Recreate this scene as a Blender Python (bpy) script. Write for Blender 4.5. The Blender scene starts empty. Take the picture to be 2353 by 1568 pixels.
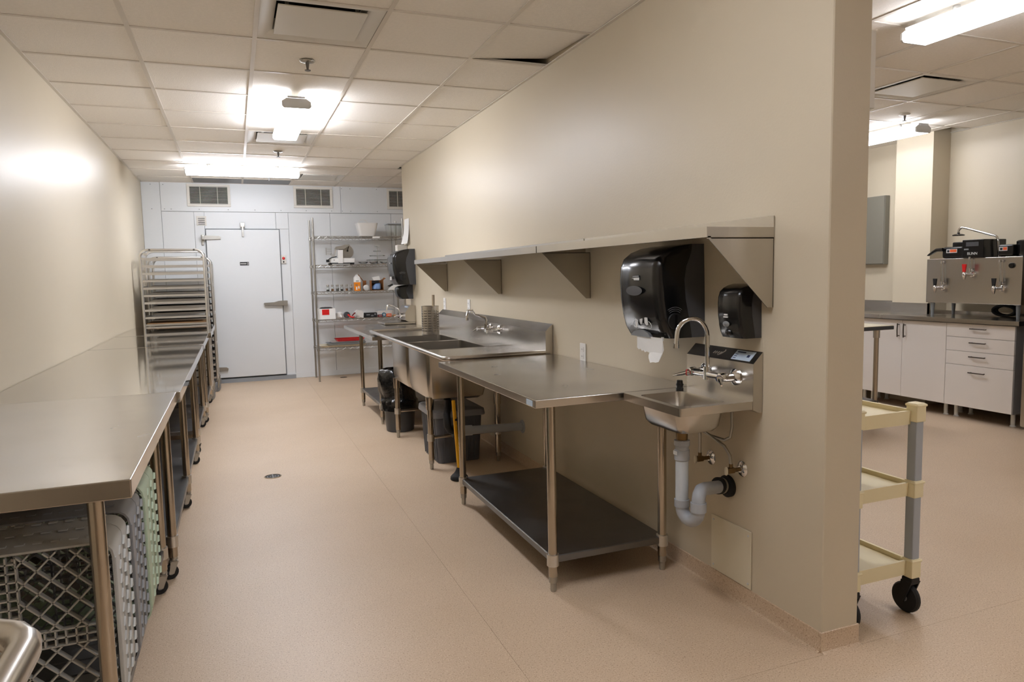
import bpy, bmesh, math, random
from mathutils import Vector, Matrix
random.seed(7)
S = bpy.context.scene
COL = S.collection
PI = math.pi

# ------------------------------------------------------------------ camera
W, H, FPX = 2353.0, 1568.0, 1615.75
YAW, PITCH, ROLL, CAMH = 0.373305, -0.093733, -0.0214433, 1.40
F_ = Vector((math.sin(YAW)*math.cos(PITCH), math.cos(YAW)*math.cos(PITCH), math.sin(PITCH)))
_r = Vector((math.cos(YAW), -math.sin(YAW), 0)); _u = _r.cross(F_)
R_ = _r*math.cos(ROLL) + _u*math.sin(ROLL)
U_ = _u*math.cos(ROLL) - _r*math.sin(ROLL)
CAM = Vector((0, 0, CAMH))
cd = bpy.data.cameras.new('camera'); co = bpy.data.objects.new('camera', cd); COL.objects.link(co)
cd.sensor_width = 36; cd.lens = FPX/W*36; cd.clip_start = .02; cd.clip_end = 100
m3 = Matrix((R_, U_, -F_)).transposed()
co.matrix_world = Matrix.Translation(CAM) @ m3.to_4x4()
S.camera = co
def ray(x, y): return F_ + R_*((x-W/2)/FPX) - U_*((y-H/2)/FPX)
def XP(x, y, X): d = ray(x, y); return CAM + d*(X/d.x)        # pixel -> point on the wall plane x = X
def YP(x, y, Y): d = ray(x, y); return CAM + d*(Y/d.y)
def ZP(x, y, z): d = ray(x, y); return CAM + d*((z-CAMH)/d.z)

# ------------------------------------------------------------------ world, exposure
wd = bpy.data.worlds.new('world'); S.world = wd; wd.use_nodes = True
wd.node_tree.nodes['Background'].inputs[0].default_value = (.9, .92, 1, 1)
wd.node_tree.nodes['Background'].inputs[1].default_value = 0.02
S.view_settings.view_transform = 'Standard'; S.view_settings.look = 'None'
S.view_settings.gamma = 1.0; S.view_settings.use_curve_mapping = False
S.view_settings.exposure = 0.0
LAMP = 46.0           # radiance of the fluorescent lenses
LAMP_RGB = (.94, .97, 1.06, 1)    # cool white tubes

# ------------------------------------------------------------------ materials
def lin(c):
    f = lambda v: v/12.92 if v <= .04045 else ((v+.055)/1.055)**2.4
    return tuple(f(v/255.) for v in c) + (1,)
MATS = {}
def mat(name, rgb, rough=.5, metal=0., var=.0, vscale=8., rvar=0., stretch=None, bump=0., bscale=60., trans=0., ior=1.45, coat=0., emit=None, spec=None):
    m = bpy.data.materials.new(name); m.use_nodes = True; nt = m.node_tree; N = nt.nodes; L = nt.links
    b = N['Principled BSDF']
    c = lin(rgb); b.inputs['Base Color'].default_value = c
    b.inputs['Roughness'].default_value = rough; b.inputs['Metallic'].default_value = metal
    b.inputs['IOR'].default_value = ior
    if trans: b.inputs['Transmission Weight'].default_value = trans
    if coat: b.inputs['Coat Weight'].default_value = coat; b.inputs['Coat Roughness'].default_value = .1
    if spec is not None: b.inputs['Specular IOR Level'].default_value = spec
    if emit: b.inputs['Emission Color'].default_value = lin(emit[0]); b.inputs['Emission Strength'].default_value = emit[1]
    if var or rvar or bump:
        tc = N.new('ShaderNodeTexCoord'); mp = N.new('ShaderNodeMapping')
        L.new(tc.outputs['Object'], mp.inputs[0])
        if stretch: mp.inputs['Scale'].default_value = stretch
        nz = N.new('ShaderNodeTexNoise'); nz.inputs['Scale'].default_value = vscale; nz.inputs['Detail'].default_value = 4
        L.new(mp.outputs[0], nz.inputs['Vector'])
        if var:
            mx = N.new('ShaderNodeMix'); mx.data_type = 'RGBA'
            lo = tuple(max(0, v*(1-var)) for v in c[:3])+(1,); hi = tuple(min(1, v*(1+var)) for v in c[:3])+(1,)
            mx.inputs[6].default_value = lo; mx.inputs[7].default_value = hi
            L.new(nz.outputs['Fac'], mx.inputs[0]); L.new(mx.outputs[2], b.inputs['Base Color'])
        if rvar:
            mr = N.new('ShaderNodeMapRange'); mr.inputs[1].default_value = .3; mr.inputs[2].default_value = .7
            mr.inputs[3].default_value = max(.02, rough-rvar); mr.inputs[4].default_value = rough+rvar
            L.new(nz.outputs['Fac'], mr.inputs[0]); L.new(mr.outputs[0], b.inputs['Roughness'])
        if bump:
            n2 = N.new('ShaderNodeTexNoise'); n2.inputs['Scale'].default_value = bscale; n2.inputs['Detail'].default_value = 3
            L.new(mp.outputs[0], n2.inputs['Vector'])
            bp = N.new('ShaderNodeBump'); bp.inputs['Strength'].default_value = bump; bp.inputs['Distance'].default_value = .01
            L.new(n2.outputs['Fac'], bp.inputs['Height']); L.new(bp.outputs[0], b.inputs['Normal'])
    MATS[name] = m
    return m
mat('paint', (206, 194, 171), .39, var=.03, vscale=1.5, bump=.05, bscale=90, spec=.42)
mat('paint_dull', (206, 194, 171), .5, var=.03, vscale=1.5)
mat('tile', (246, 240, 231), .9, var=.06, vscale=55, bump=.25, bscale=160)
mat('tee', (222, 214, 202), .45)
mat('plenum', (40, 38, 36), .9)
mat('cooler', (228, 231, 233), .32, var=.015, vscale=2)
mat('cooler_door', (227, 230, 232), .3, var=.015, vscale=2)
mat('gasket', (150, 154, 158), .5)
mat('vent_white', (226, 222, 214), .45)
mat('dark_hole', (14, 14, 15), .9)
mat('steel', (196, 191, 184), .25, 1, var=.02, vscale=4, rvar=.02)
mat('steel_top', (198, 194, 188), .23, 1, var=.04, vscale=2.5, rvar=.06)
mat('steel_mirror', (200, 197, 193), .05, 1, var=.02, vscale=2, stretch=(1, .5, 1), bump=.03, bscale=3.0)
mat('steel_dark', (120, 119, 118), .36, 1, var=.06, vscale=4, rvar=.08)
mat('steel_leg', (186, 176, 162), .22, 1, var=.04, vscale=6, rvar=.06, stretch=(1, 1, .1))
mat('chrome', (225, 225, 226), .07, 1)
mat('aluminium', (214, 212, 208), .34, 1, var=.04, vscale=5)
mat('pan_dark', (58, 54, 50), .45, .6, var=.1, vscale=6)
mat('zinc', (176, 174, 168), .35, 1)
mat('black_plastic', (19, 19, 20), .22, var=.1, vscale=4, coat=.25)
mat('black_matte', (22, 22, 23), .55)
mat('grey_plastic', (74, 75, 78), .38, var=.04, vscale=4)
mat('grey_mid', (126, 128, 130), .45)
mat('tote_grey', (92, 94, 100), .42, var=.05, vscale=5)
mat('tote_lid', (134, 134, 136), .42, var=.05, vscale=5)
mat('rack_white', (188, 188, 184), .5, var=.05, vscale=6)
mat('rack_grey', (140, 141, 143), .5, var=.05, vscale=6)
mat('rack_green', (186, 202, 178), .5, var=.06, vscale=6)
mat('bag', (12, 12, 13), .22, bump=1., bscale=26, coat=.3)
mat('yellow', (232, 172, 22), .4)
mat('rubber', (24, 24, 25), .6)
mat('wood', (182, 142, 96), .55, var=.25, vscale=9, stretch=(1, 12, 12))
mat('white_plastic', (232, 230, 226), .4)
mat('white_sheet', (240, 240, 238), .7)
mat('label_blue', (198, 214, 232), .45)
mat('ink', (40, 52, 86), .6)
mat('red', (206, 24, 22), .4)
mat('dark_red', (120, 22, 24), .45)
mat('orange', (236, 138, 24), .5)
mat('blue_bag', (120, 150, 196), .35, var=.25, vscale=25, bump=.5, bscale=40)
mat('teal', (60, 110, 130), .4)
mat('cardboard', (150, 98, 54), .7, var=.08, vscale=12)
mat('glass', (245, 248, 247), .03, trans=1, ior=1.45)
mat('pvc', (168, 172, 178), .4, var=.03, vscale=6)
mat('pvc_white', (198, 206, 214), .4, var=.03, vscale=6)
mat('brass', (128, 106, 74), .38, 1)
mat('cream_plastic', (236, 223, 184), .42, var=.03, vscale=5)
mat('cabinet', (240, 234, 228), .4, var=.015, vscale=2)
mat('cab_side', (150, 146, 142), .5)
mat('panel_grey', (128, 124, 112), .5)
mat('handle_dark', (92, 84, 78), .3, 1)
mat('cover_plate', (222, 212, 188), .3)
mat('badge', (210, 210, 208), .4)

mat('fixture', (214, 214, 212), .45)
mat('orange_sticker', (224, 96, 46), .5)

def floor_mat():
    m = bpy.data.materials.new('vinyl'); m.use_nodes = True; nt = m.node_tree; N = nt.nodes; L = nt.links
    b = N['Principled BSDF']; b.inputs['Roughness'].default_value = .42
    tc = N.new('ShaderNodeTexCoord')
    def noise(sc, det=2):
        n = N.new('ShaderNodeTexNoise'); n.inputs['Scale'].default_value = sc; n.inputs['Detail'].default_value = det
        L.new(tc.outputs['Object'], n.inputs['Vector']); return n
    def ramp(src, a, b_):
        r = N.new('ShaderNodeMapRange'); r.inputs[1].default_value = a; r.inputs[2].default_value = b_; L.new(src, r.inputs[0]); return r.outputs[0]
    def mix(f, a, bcol):
        x = N.new('ShaderNodeMix'); x.data_type = 'RGBA'; L.new(f, x.inputs[0])
        if isinstance(a, tuple): x.inputs[6].default_value = a
        else: L.new(a, x.inputs[6])
        x.inputs[7].default_value = bcol; return x.outputs[2]
    c = mix(ramp(noise(1.1, 3).outputs['Fac'], .3, .7), lin((201, 177, 149)), lin((212, 189, 162)))
    c = mix(ramp(noise(170).outputs['Fac'], .55, .68), c, lin((178, 149, 121)))
    c = mix(ramp(noise(210).outputs['Fac'], .60, .70), c, lin((234, 216, 194)))
    c = mix(ramp(noise(140).outputs['Fac'], .67, .74), c, lin((140, 110, 86)))
    L.new(c, b.inputs['Base Color'])
    MATS['vinyl'] = m
floor_mat()

# ------------------------------------------------------------------ mesh builder
OFF = {}
class MB:
    def __init__(s): s.v = []; s.f = []; s.rb = False
    def add(s, vs, fs):
        n = len(s.v); s.v += [Vector(p) for p in vs]; s.f += [tuple(i+n for i in f) for f in fs]; return s
    def box(s, x0, x1, y0, y1, z0, z1):
        return s.add([(x, y, z) for z in (z0, z1) for y in (y0, y1) for x in (x0, x1)],
                     [(0, 2, 3, 1), (4, 5, 7, 6), (0, 1, 5, 4), (2, 6, 7, 3), (0, 4, 6, 2), (1, 3, 7, 5)])
    def rbox(s, x0, x1, y0, y1, z0, z1, r=.005, seg=2):
        s.rb = True
        bm = bmesh.new(); bmesh.ops.create_cube(bm, size=1)
        for v in bm.verts: v.co = Vector(((x0+x1)/2+v.co.x*(x1-x0), (y0+y1)/2+v.co.y*(y1-y0), (z0+z1)/2+v.co.z*(z1-z0)))
        bmesh.ops.bevel(bm, geom=bm.edges[:], offset=r, segments=seg, profile=.5, affect='EDGES')
        bm.verts.index_update()
        s.add([v.co.copy() for v in bm.verts], [tuple(v.index for v in f.verts) for f in bm.faces]); bm.free(); return s
    def ring(s, c, d, r, n):
        d = Vector(d).normalized(); a = d.orthogonal().normalized(); b = d.cross(a)
        return [Vector(c)+a*(r*math.cos(2*PI*i/n))+b*(r*math.sin(2*PI*i/n)) for i in range(n)]
    def loft(s, rings, caps=True, closed=True):
        n = len(rings[0]); vs = [p for r in rings for p in r]; fs = []
        for k in range(len(rings)-1):
            for i in range(n if closed else n-1):
                j = (i+1) % n; fs.append((k*n+i, k*n+j, (k+1)*n+j, (k+1)*n+i))
        if caps: fs += [tuple(range(n))[::-1], tuple((len(rings)-1)*n+i for i in range(n))]
        return s.add(vs, fs)
    def cyl(s, p0, p1, r0, r1=None, n=14, caps=True):
        r1 = r0 if r1 is None else r1; d = Vector(p1)-Vector(p0)
        return s.loft([s.ring(p0, d, r0, n), s.ring(p1, d, r1, n)], caps)
    def tube(s, pts, r, n=8, caps=True):
        pts = [Vector(p) for p in pts]; rings = []; a = None
        for i, p in enumerate(pts):
            d = ((pts[i+1]-p) if i == 0 else (p-pts[i-1]) if i == len(pts)-1 else (pts[i+1]-p).normalized()+(p-pts[i-1]).normalized()).normalized()
            if a is None: a = d.orthogonal().normalized()
            a = (a-d*a.dot(d)).normalized(); b = d.cross(a); rr = r[i] if isinstance(r, (list, tuple)) else r
            rings.append([p+a*(rr*math.cos(2*PI*k/n))+b*(rr*math.sin(2*PI*k/n)) for k in range(n)])
        return s.loft(rings, caps)
    def lathe(s, prof, o, n=24, axis='z', caps=True):
        o = Vector(o); rings = []
        for r, h in prof:
            rr = []
            for i in range(n):
                c, q = r*math.cos(2*PI*i/n), r*math.sin(2*PI*i/n)
                rr.append(o+Vector((c, q, h) if axis == 'z' else (h, c, q) if axis == 'x' else (q, h, c)))
            rings.append(rr)
        return s.loft(rings, caps)
    def prism(s, poly, axis, a, b):
        k = {'x': lambda p, t: (t, p[0], p[1]), 'y': lambda p, t: (p[0], t, p[1]), 'z': lambda p, t: (p[0], p[1], t)}[axis]
        return s.loft([[Vector(k(p, a)) for p in poly], [Vector(k(p, b)) for p in poly]])
    def build(s, name, m, parent=None, smooth=35):
        off = OFF.get(parent, Vector((0, 0, 0))) if parent else Vector((0, 0, 0))
        me = bpy.data.meshes.new(name); me.from_pydata([p-off for p in s.v], [], s.f)
        bm = bmesh.new(); bm.from_mesh(me); bmesh.ops.recalc_face_normals(bm, faces=bm.faces[:]); bm.to_mesh(me); bm.free()
        if smooth:
            me.polygons.foreach_set('use_smooth', [True]*len(me.polygons)); me.set_sharp_from_angle(angle=math.radians(smooth))
        me.materials.append(MATS[m]); me.update()
        o = bpy.data.objects.new(name, me); COL.objects.link(o)
        if s.rb and smooth:
            wn = o.modifiers.new('weighted', 'WEIGHTED_NORMAL'); wn.keep_sharp = True; wn.weight = 80
        if parent: o.parent = parent; OFF[o] = off
        return o
def tag(o, label=None, cat=None, group=None, kind=None):
    if label: o['label'] = label
    if cat: o['category'] = cat
    if group: o['group'] = group
    if kind: o['kind'] = kind
    return o
def thing(name, label, cat, loc=(0, 0, 0), group=None):
    o = bpy.data.objects.new(name, None); COL.objects.link(o); o.location = loc; o.empty_display_size = .05
    OFF[o] = Vector(loc); return tag(o, label, cat, group)
def struct(name, mb, m, smooth=35): return tag(mb.build(name, m, None, smooth), kind='structure')
def inst(src, parent, name, d):           # a copy of a part that shares its mesh
    c = bpy.data.objects.new(name, src.data); COL.objects.link(c); c.parent = parent; c.location = src.location+Vector(d); return c
def copy_tree(o, d=(0, 0, 0), parent=None):
    kids = [k for k in COL.objects if k.parent == o]
    c = o.copy(); COL.objects.link(c); c.parent = parent; c.location = o.location+Vector(d)
    for k in kids: copy_tree(k, (0, 0, 0), c)
    return c
def text_mesh(name, s, size, m, parent, loc, rot, extrude=.0006):
    cu = bpy.data.curves.new(name, 'FONT'); cu.body = s; cu.size = size; cu.extrude = extrude; cu.align_x = 'CENTER'; cu.align_y = 'CENTER'
    t = bpy.data.objects.new('tmp', cu); COL.objects.link(t)
    dg = bpy.context.evaluated_depsgraph_get(); me = bpy.data.meshes.new_from_object(t.evaluated_get(dg)); bpy.data.objects.remove(t)
    me.materials.clear(); me.materials.append(MATS[m])
    o = bpy.data.objects.new(name, me); COL.objects.link(o); o.parent = parent
    o.location = Vector(loc)-OFF.get(parent, Vector((0, 0, 0))); o.rotation_euler = rot; OFF[o] = OFF.get(parent); return o

def rrect(x0, x1, y0, y1, r, z, n=5):
    out = []
    for q, (cx, cy) in enumerate(((x1-r, y1-r), (x0+r, y1-r), (x0+r, y0+r), (x1-r, y0+r))):
        for s in range(n):
            a = PI/2*q+PI/2*s/(n-1); out.append(Vector((cx+r*math.cos(a), cy+r*math.sin(a), z)))
    return out

# ------------------------------------------------------------------ the room
XL, XW, XW2, XR = -1.065, 1.924, 2.098, 6.70
YE, YF, YB, Y0, ZC = 1.88, 8.40, 10.40, -2.6, 2.71
GX = [-1.055+.615*k for k in range(14)]
GY = [4.194+.632*k for k in range(-11, 11)]

fl = struct('floor', MB().box(XL-.15, XR+.15, Y0-.15, YB+.15, -.15, -.003), 'black_matte', 0)
for x0, x1, y0, y1 in ((XL, .8745, 1.866, YB), (.8755, XR, 1.866, YB), (XL, XR, Y0, 1.865)):
    MB().box(x0, x1, y0, y1, -.003, 0).build('vinyl_sheet', 'vinyl', fl, 0)
struct('wall_left', MB().box(XL-.15, XL, Y0-.15, YB+.15, 0, 2.95), 'paint', 0)
struct('wall_partition', MB().rbox(XW, XW2, YE, YF, -.001, 2.95, .004, 1), 'paint', 0)
struct('wall_right', MB().box(XR, XR+.15, Y0-.15, YB+.15, 0, 2.95), 'paint', 0)
struct('wall_chase', MB().box(6.46, XR, 5.035, 5.45, 0, 2.95), 'paint', 0)
struct('wall_front', MB().box(XL, XR, Y0-.15, Y0, 0, 2.95), 'paint_dull', 0)
# cove base in the floor's own vinyl
def cove(name, pts):
    b = MB()
    for (x0, y0, x1, y1, nx, ny) in pts:
        prof = [(0, 0), (.016, 0), (.008, .006), (.004, .02), (.004, .074), (0, .076)]
        b.loft([[Vector((px+nx*d, py+ny*d, z)) for d, z in prof] for px, py in ((x0, y0), (x1, y1))])
    return struct(name, b, 'vinyl')
cove('baseboard_partition', [(XW, YE, XW, YF, -1, 0), (XW-.004, YE, XW2+.004, YE, 0, -1), (XW2, YE, XW2, YF, 1, 0)])
cove('baseboard_left', [(XL, Y0, XL, YB-.03, 1, 0)])

# ceiling: deck, grid of tees, lay-in tiles
deck = struct('ceiling', MB().box(XL-.15, XR+.15, Y0-.15, YB+.15, 2.95, 3.05), 'plenum', 0)
for x in GX[1:-1]:
    segs = [(Y0, YB)]
    if XW < x < XW2: segs = [(Y0, YE), (YF, YB)]
    for y0, y1 in segs: MB().box(x-.012, x+.012, y0, y1, ZC, ZC+.004).build('main_tee', 'tee', deck, 0)
for y in GY:
    if not Y0 < y < YB: continue
    segs = [(XL, XR)] if not YE < y < YF else [(XL, XW), (XW2, XR)]
    for x0, x1 in segs: MB().box(x0, x1, y-.011, y+.011, ZC+.0006, ZC+.0046).build('cross_tee', 'tee', deck, 0)
tee_w = MB()
for (x0, x1, y0, y1) in ((XL, XL+.022, Y0, YB), (XW-.022, XW, YE, YF), (XW2, XW2+.022, YE, YF), (XR-.022, XR, Y0, 5.03), (XL, XR, YB-.022, YB), (XW-.022, XW2+.022, YF, YF+.02), (XW-.022, XW2+.022, YE-.02, YE)):
    tee_w.box(x0, x1, y0, y1, ZC-.001, ZC+.003)
struct('trim_1', tee_w, 'tee', 0)
DIFF = [(2, 3.562), (2, 6.722), (3, 9.25), (9, 3.562)]       # column of the grid, near edge of the tile
diff_cells = set((c, min(range(len(GY)), key=lambda k: abs(GY[k]-y))) for c, y in DIFF)
full = None
for i in range(13):
    for j in range(len(GY)-1):
        x0, x1, y0, y1 = GX[i], GX[i+1], max(GY[j], Y0), min(GY[j+1], YB)
        if y1-y0 < .03 or (i, j) in diff_cells: continue
        x0 = max(x0, XL); x1 = min(x1, XR)
        if y1 > YE+.05 and y0 < YF-.05:
            if x0 < XW < x1: x1 = XW
            elif x0 < XW2 < x1: x0 = XW2
        if x1 > 6.46 and y0 < 5.45 and y1 > 5.035: x1 = 6.46
        if x1-x0 < .03: continue
        g = .003
        perf = GY[j] > 9.5 and i in (1, 2)
        z0 = ZC+.005
        if i == 4 and abs(GY[j]-3.562) < .05:       # the one tile that has lifted out of its grid
            b = MB().box(x0+g, x1-.006, y0+g, y1-g, z0, z0+.014)
            for v in b.v: v.z += .045*max(0, (v.x-x0)/(x1-x0))*(.25+.75*(v.y-y0)/(y1-y0))
            b.build('ceiling_tile', 'tile', deck, 0); continue
        if not perf and abs(x1-x0-.615) < .001 and abs(y1-y0-.632) < .001:
            if full is None:
                full = MB().box(-.3045, .3045, -.313, .313, 0, .014).build('ceiling_tile', 'tile', deck, 0); o = full
            else: o = inst(full, deck, 'ceiling_tile', (0, 0, 0))
            o.location = ((x0+x1)/2, (y0+y1)/2, z0)
        else:
            MB().box(x0+g, x1-g, y0+g, y1-g, z0, z0+.014).build('perforated_tile' if perf else 'ceiling_tile', 'grey_mid' if perf else 'tile', deck, 0)

# back wall of the walk-in cooler: panels, band, door
wb = struct('wall_back', MB().box(XL, XR, YB+.02, YB+.15, 0, 2.95), 'gasket', 0)
BWK = YB/10.67
def bx(v): return v*BWK
def bz(v): return CAMH+(v-CAMH)*BWK
zb = bz(2.357)
xs = [XL, bx(-.863), bx(-.464)]
DX0, DX1, DZ = bx(-.325), bx(.634), bz(2.112)
JR = bx(.771)
G = .0018
def panel(x0, x1, z0, z1, y=YB): MB().rbox(x0+G, x1-G, y, YB+.022, z0+G, z1-G, .0015, 1).build('wall_panel', 'cooler', wb, 0)
panel(XL, xs[1], 0, ZC+.1, YB-.006)
panel(xs[1], xs[2], .0, zb)
panel(xs[2], DX0-.01, 0, zb); panel(DX0-.01, bx(.599), DZ+.012, zb); panel(bx(.599), JR, DZ+.012, zb); panel(DX1+.01, JR, 0, DZ+.012)
lower = [JR, bx(1.356), bx(2.256), 3.1, 4.0, 4.9, 5.8, XR]
for a, b in zip(lower, lower[1:]): panel(a, b, 0, zb)
band = [xs[1], bx(1.52), bx(2.9), 4.3, 5.6, XR]
for a, b in zip(band, band[1:]): panel(a, b, zb, ZC+.1, YB-.012)
scr = MB()
for x in (-.95, -.8, -.72, -.38, -.02, .32, .66, 1.0, 1.35, 1.5, 1.62, 2.0, 2.4):
    for z in (zb+.03, ZC-.03):
        if x > -.8 and z > zb+.1 and x < 1.4: continue
        scr.lathe([(.006, 0), (.006, -.003), (.003, -.005)], (x, YB-.012 if x > -.84 else YB-.006, z), 8, 'y')
scr.build('screw', 'gasket', wb)
b = MB(); b.box(DX1+.012, 3.0, YB-.006, YB, 0.002, .075); b.build('kick_strip', 'cooler', wb, 0)
MB().box(xs[2], JR, YB-.035, YB+.02, .0, .055).build('threshold', 'gasket', wb, 0)

d1 = tag(MB().rbox(DX0, DX1, YB-.05, YB+.03, .075, DZ, .01, 2).build('door_1', 'cooler_door', None), kind='structure')
def hinge(z):
    x = bx(-.388)
    h = MB(); h.rbox(x, x+.03, YB-.02, YB, z-.1, z+.045, .006)
    h.prism([(x+.006, z-.028), (x+.24, z-.02), (x+.245, z+.005), (x+.22, z+.022), (x+.006, z+.03)], 'y', YB-.078, YB-.045)
    h.rbox(x+.004, x+.036, YB-.085, YB-.01, z-.03, z+.032, .006)
    return h.build('hinge', 'zinc', d1)
hinge(bz(2.0)); hinge(bz(.17))
b = MB(); cx = bx(.151)
b.rbox(cx-.012, cx+.012, YB-.07, YB-.048, bz(2.01), bz(2.15), .005); b.rbox(cx-.03, cx+.03, YB-.06, YB, bz(2.14), bz(2.21), .008); b.cyl((cx, YB-.075, bz(2.17)), (cx, YB-.04, bz(2.17)), .02)
b.build('door_closer', 'zinc', d1)
b = MB().box(bx(.09), bx(.208), YB-.0535, YB-.05, bz(1.613), bz(1.661)); npl = b.build('nameplate', 'black_matte', d1, 0)
b = MB()
for k in range(5): b.box(bx(.098)+k*.016, bx(.098)+k*.016+.011, YB-.0545, YB-.0535, bz(1.629), bz(1.645))
b.box(bx(.19), bx(.2), YB-.0545, YB-.0535, bz(1.62), bz(1.654)); b.build('lettering', 'badge', npl, 0)
b = MB(); z = bz(1.068)
b.prism([(bx(.374), z+.0), (bx(.385), z-.02), (bx(.53), z-.018), (bx(.58), z-.03), (bx(.697), z-.03), (bx(.70), z+.034), (bx(.58), z+.034), (bx(.52), z+.016), (bx(.385), z+.012)], 'y', YB-.10, YB-.07)
b.rbox(bx(.60), bx(.70), YB-.085, YB, z-.035, z+.035, .006); b.cyl((bx(.655), YB-.11, z), (bx(.655), YB-.1, z), .02)
b.build('latch_handle', 'zinc', d1)
# louvre plate, light switch
t = thing('louvre_plate', 'small white louvred pressure vent above the cooler door hinge', 'vent', (bx(-.37), YB, bz(2.23)))
x0, x1, z0, z1 = bx(-.434), bx(-.309), bz(2.169), bz(2.295)
MB().rbox(x0, x1, YB-.012, YB-.0005, z0, z1, .004).build('plate', 'vent_white', t)
for k in range(4):
    zz = z0+.024+k*.025
    MB().prism([(YB-.012, zz), (YB-.026, zz-.004), (YB-.022, zz-.010), (YB-.012, zz-.008)], 'x', x0+.02, x1-.02).build('louvre', 'grey_mid', t, 0)
t = thing('light_switch', 'pale switch plate with red pilot light beside the cooler door', 'switch', (bx(.673), YB, bz(1.69)))
x0, x1, z0, z1 = bx(.645), bx(.712), bz(1.632), bz(1.751)
MB().rbox(x0, x1, YB-.02, YB-.0005, z0, z1, .004).build('plate', 'vent_white', t)
MB().lathe([(.02, 0), (.02, -.008), (.012, -.02), (0.001, -.024)], ((x0+x1)/2, YB-.02, z1-.042), 16, 'y').build('pilot_lamp', 'red', t)
MB().rbox((x0+x1)/2-.008, (x0+x1)/2+.008, YB-.034, YB-.02, z0+.014, z0+.036, .003).build('toggle', 'black_matte', t)
# three air grilles in the band
for k, (vx0, vx1) in enumerate(((-.536, .017), (.858, 1.404), (2.2, 2.746))):
    x0, x1 = bx(vx0), bx(vx1); z0, z1 = bz(2.425), ZC-.012; y = YB-.012
    lab = ('white air grille with dark slats above the cooler door', 'white air grille with dark slats above the wire shelving, left of the partition', 'white air grille with dark slats half hidden by the end of the partition')[k]
    t = thing('air_grille', lab, 'vent', ((x0+x1)/2, y, z0), 'air grilles along the top of the cooler wall')
    f = .036
    MB().rbox(x0, x1, y-.016, y-.0005, z0, z0+f, .003, 1).rbox(x0, x1, y-.016, y-.0005, z1-f, z1, .003, 1).rbox(x0, x0+f, y-.016, y-.0005, z0+f, z1-f, .003, 1).rbox(x1-f, x1, y-.016, y-.0005, z0+f, z1-f, .003, 1).build('frame', 'vent_white', t)
    MB().box(x0+f, x1-f, y-.003, y-.0005, z0+f, z1-f).build('backing', 'dark_hole', t, 0)
    n = 13; s0 = None
    for q in range(n):
        zz = z0+f+(z1-z0-2*f)*(q+.5)/n
        if s0 is None: s0 = MB().box(x0+f, x1-f, y-.013, y-.003, zz-.0022, zz+.0022).build('slat', 'vent_white', t, 0); zr = zz
        else: inst(s0, t, 'slat', (0, 0, zz-zr))
    for q in (.3, .7): MB().box(x0+(x1-x0)*q-.003, x0+(x1-x0)*q+.003, y-.015, y-.003, z0+f, z1-f).build('mullion', 'vent_white', t, 0)

# ------------------------------------------------------------------ ceiling fittings
def ceiling_light(x0, x1, y0, y1, label, k=1.0):
    lens = 'lens_%d' % round(k*100)
    if lens not in MATS:
        m = mat(lens, (255, 253, 250), .4); e = m.node_tree.nodes['Principled BSDF']
        e.inputs['Emission Color'].default_value = LAMP_RGB; e.inputs['Emission Strength'].default_value = LAMP*k
    alongy = (y1-y0) > (x1-x0)
    cx, cy = (x0+x1)/2, (y0+y1)/2
    t = thing('ceiling_light', label, 'light', (cx, cy, ZC), 'fluorescent wraparound ceiling lights')
    w = ((x1-x0) if alongy else (y1-y0))/2; a, b = (y0, y1) if alongy else (x0, x1); c = cx if alongy else cy
    zb_, zt = 2.598, 2.678
    prof = [(-w, zb_+.012), (-w+.012, zb_), (w-.012, zb_), (w, zb_+.012), (w, zb_+.045), (w-.03, zt-.014), (-w+.03, zt-.014), (-w, zb_+.045)]
    P = [(c+p, z) for p, z in prof]; ax = 'y' if alongy else 'x'
    MB().prism(P, ax, a+.012, b-.012).build('lens', lens, t, 0)
    P2 = [(c+(p-c)*1.02, zb_+(z-zb_)*1.0-.001) for p, z in P]
    e = MB().prism(P2, ax, a, a+.0115).build('end_cap', 'fixture', t, 0); MB().prism(P2, ax, b-.0115, b).build('end_cap', 'fixture', t, 0)
    q = MB()
    if alongy: q.box(c-.06, c+.06, a, b, zt-.0135, zt)
    else: q.box(a, b, c-.06, c+.06, zt-.0135, zt)
    q.build('housing', 'fixture', t, 0)
    for f in (.2, .8):
        p = a+(b-a)*f; pp = (c, p) if alongy else (p, c)
        MB().cyl((*pp, zt), (*pp, ZC+.004), .018, n=12).build('spacer', 'fixture', t)
ceiling_light(.378, .572, 5.25, 6.48, 'fluorescent ceiling light running lengthwise down the aisle before the second diffuser')
ceiling_light(-.445, .785, 8.66, 8.85, 'fluorescent ceiling light set crosswise in front of the cooler door wall')
ceiling_light(3.40, 3.585, 1.64, 2.865, 'large bright fluorescent ceiling light just beyond the end of the partition', .4)
ceiling_light(5.747, 5.932, 4.655, 5.88, 'fluorescent ceiling light next to the boxed-out wall above the coffee urn', .38)
ceiling_light(4.57, 4.755, 4.85, 6.08, 'added fluorescent ceiling light, hidden behind the partition, over the mobile table in the coffee room', .55)  # hidden from the camera, added by guess to brighten the white cabinets
ceiling_light(3.40, 3.585, -1.6, -.38, 'added fluorescent ceiling light, out of view further back in the coffee room, behind the large one', .9)  # out of frame, added by guess to lift the partition's end face
ceiling_light(.378, .572, 1.2, 2.43, 'unseen fluorescent ceiling light, placed by guess at the open end of the aisle, nearest the trolley', .52)  # outside the view, placed by guess to light the near floor

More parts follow.
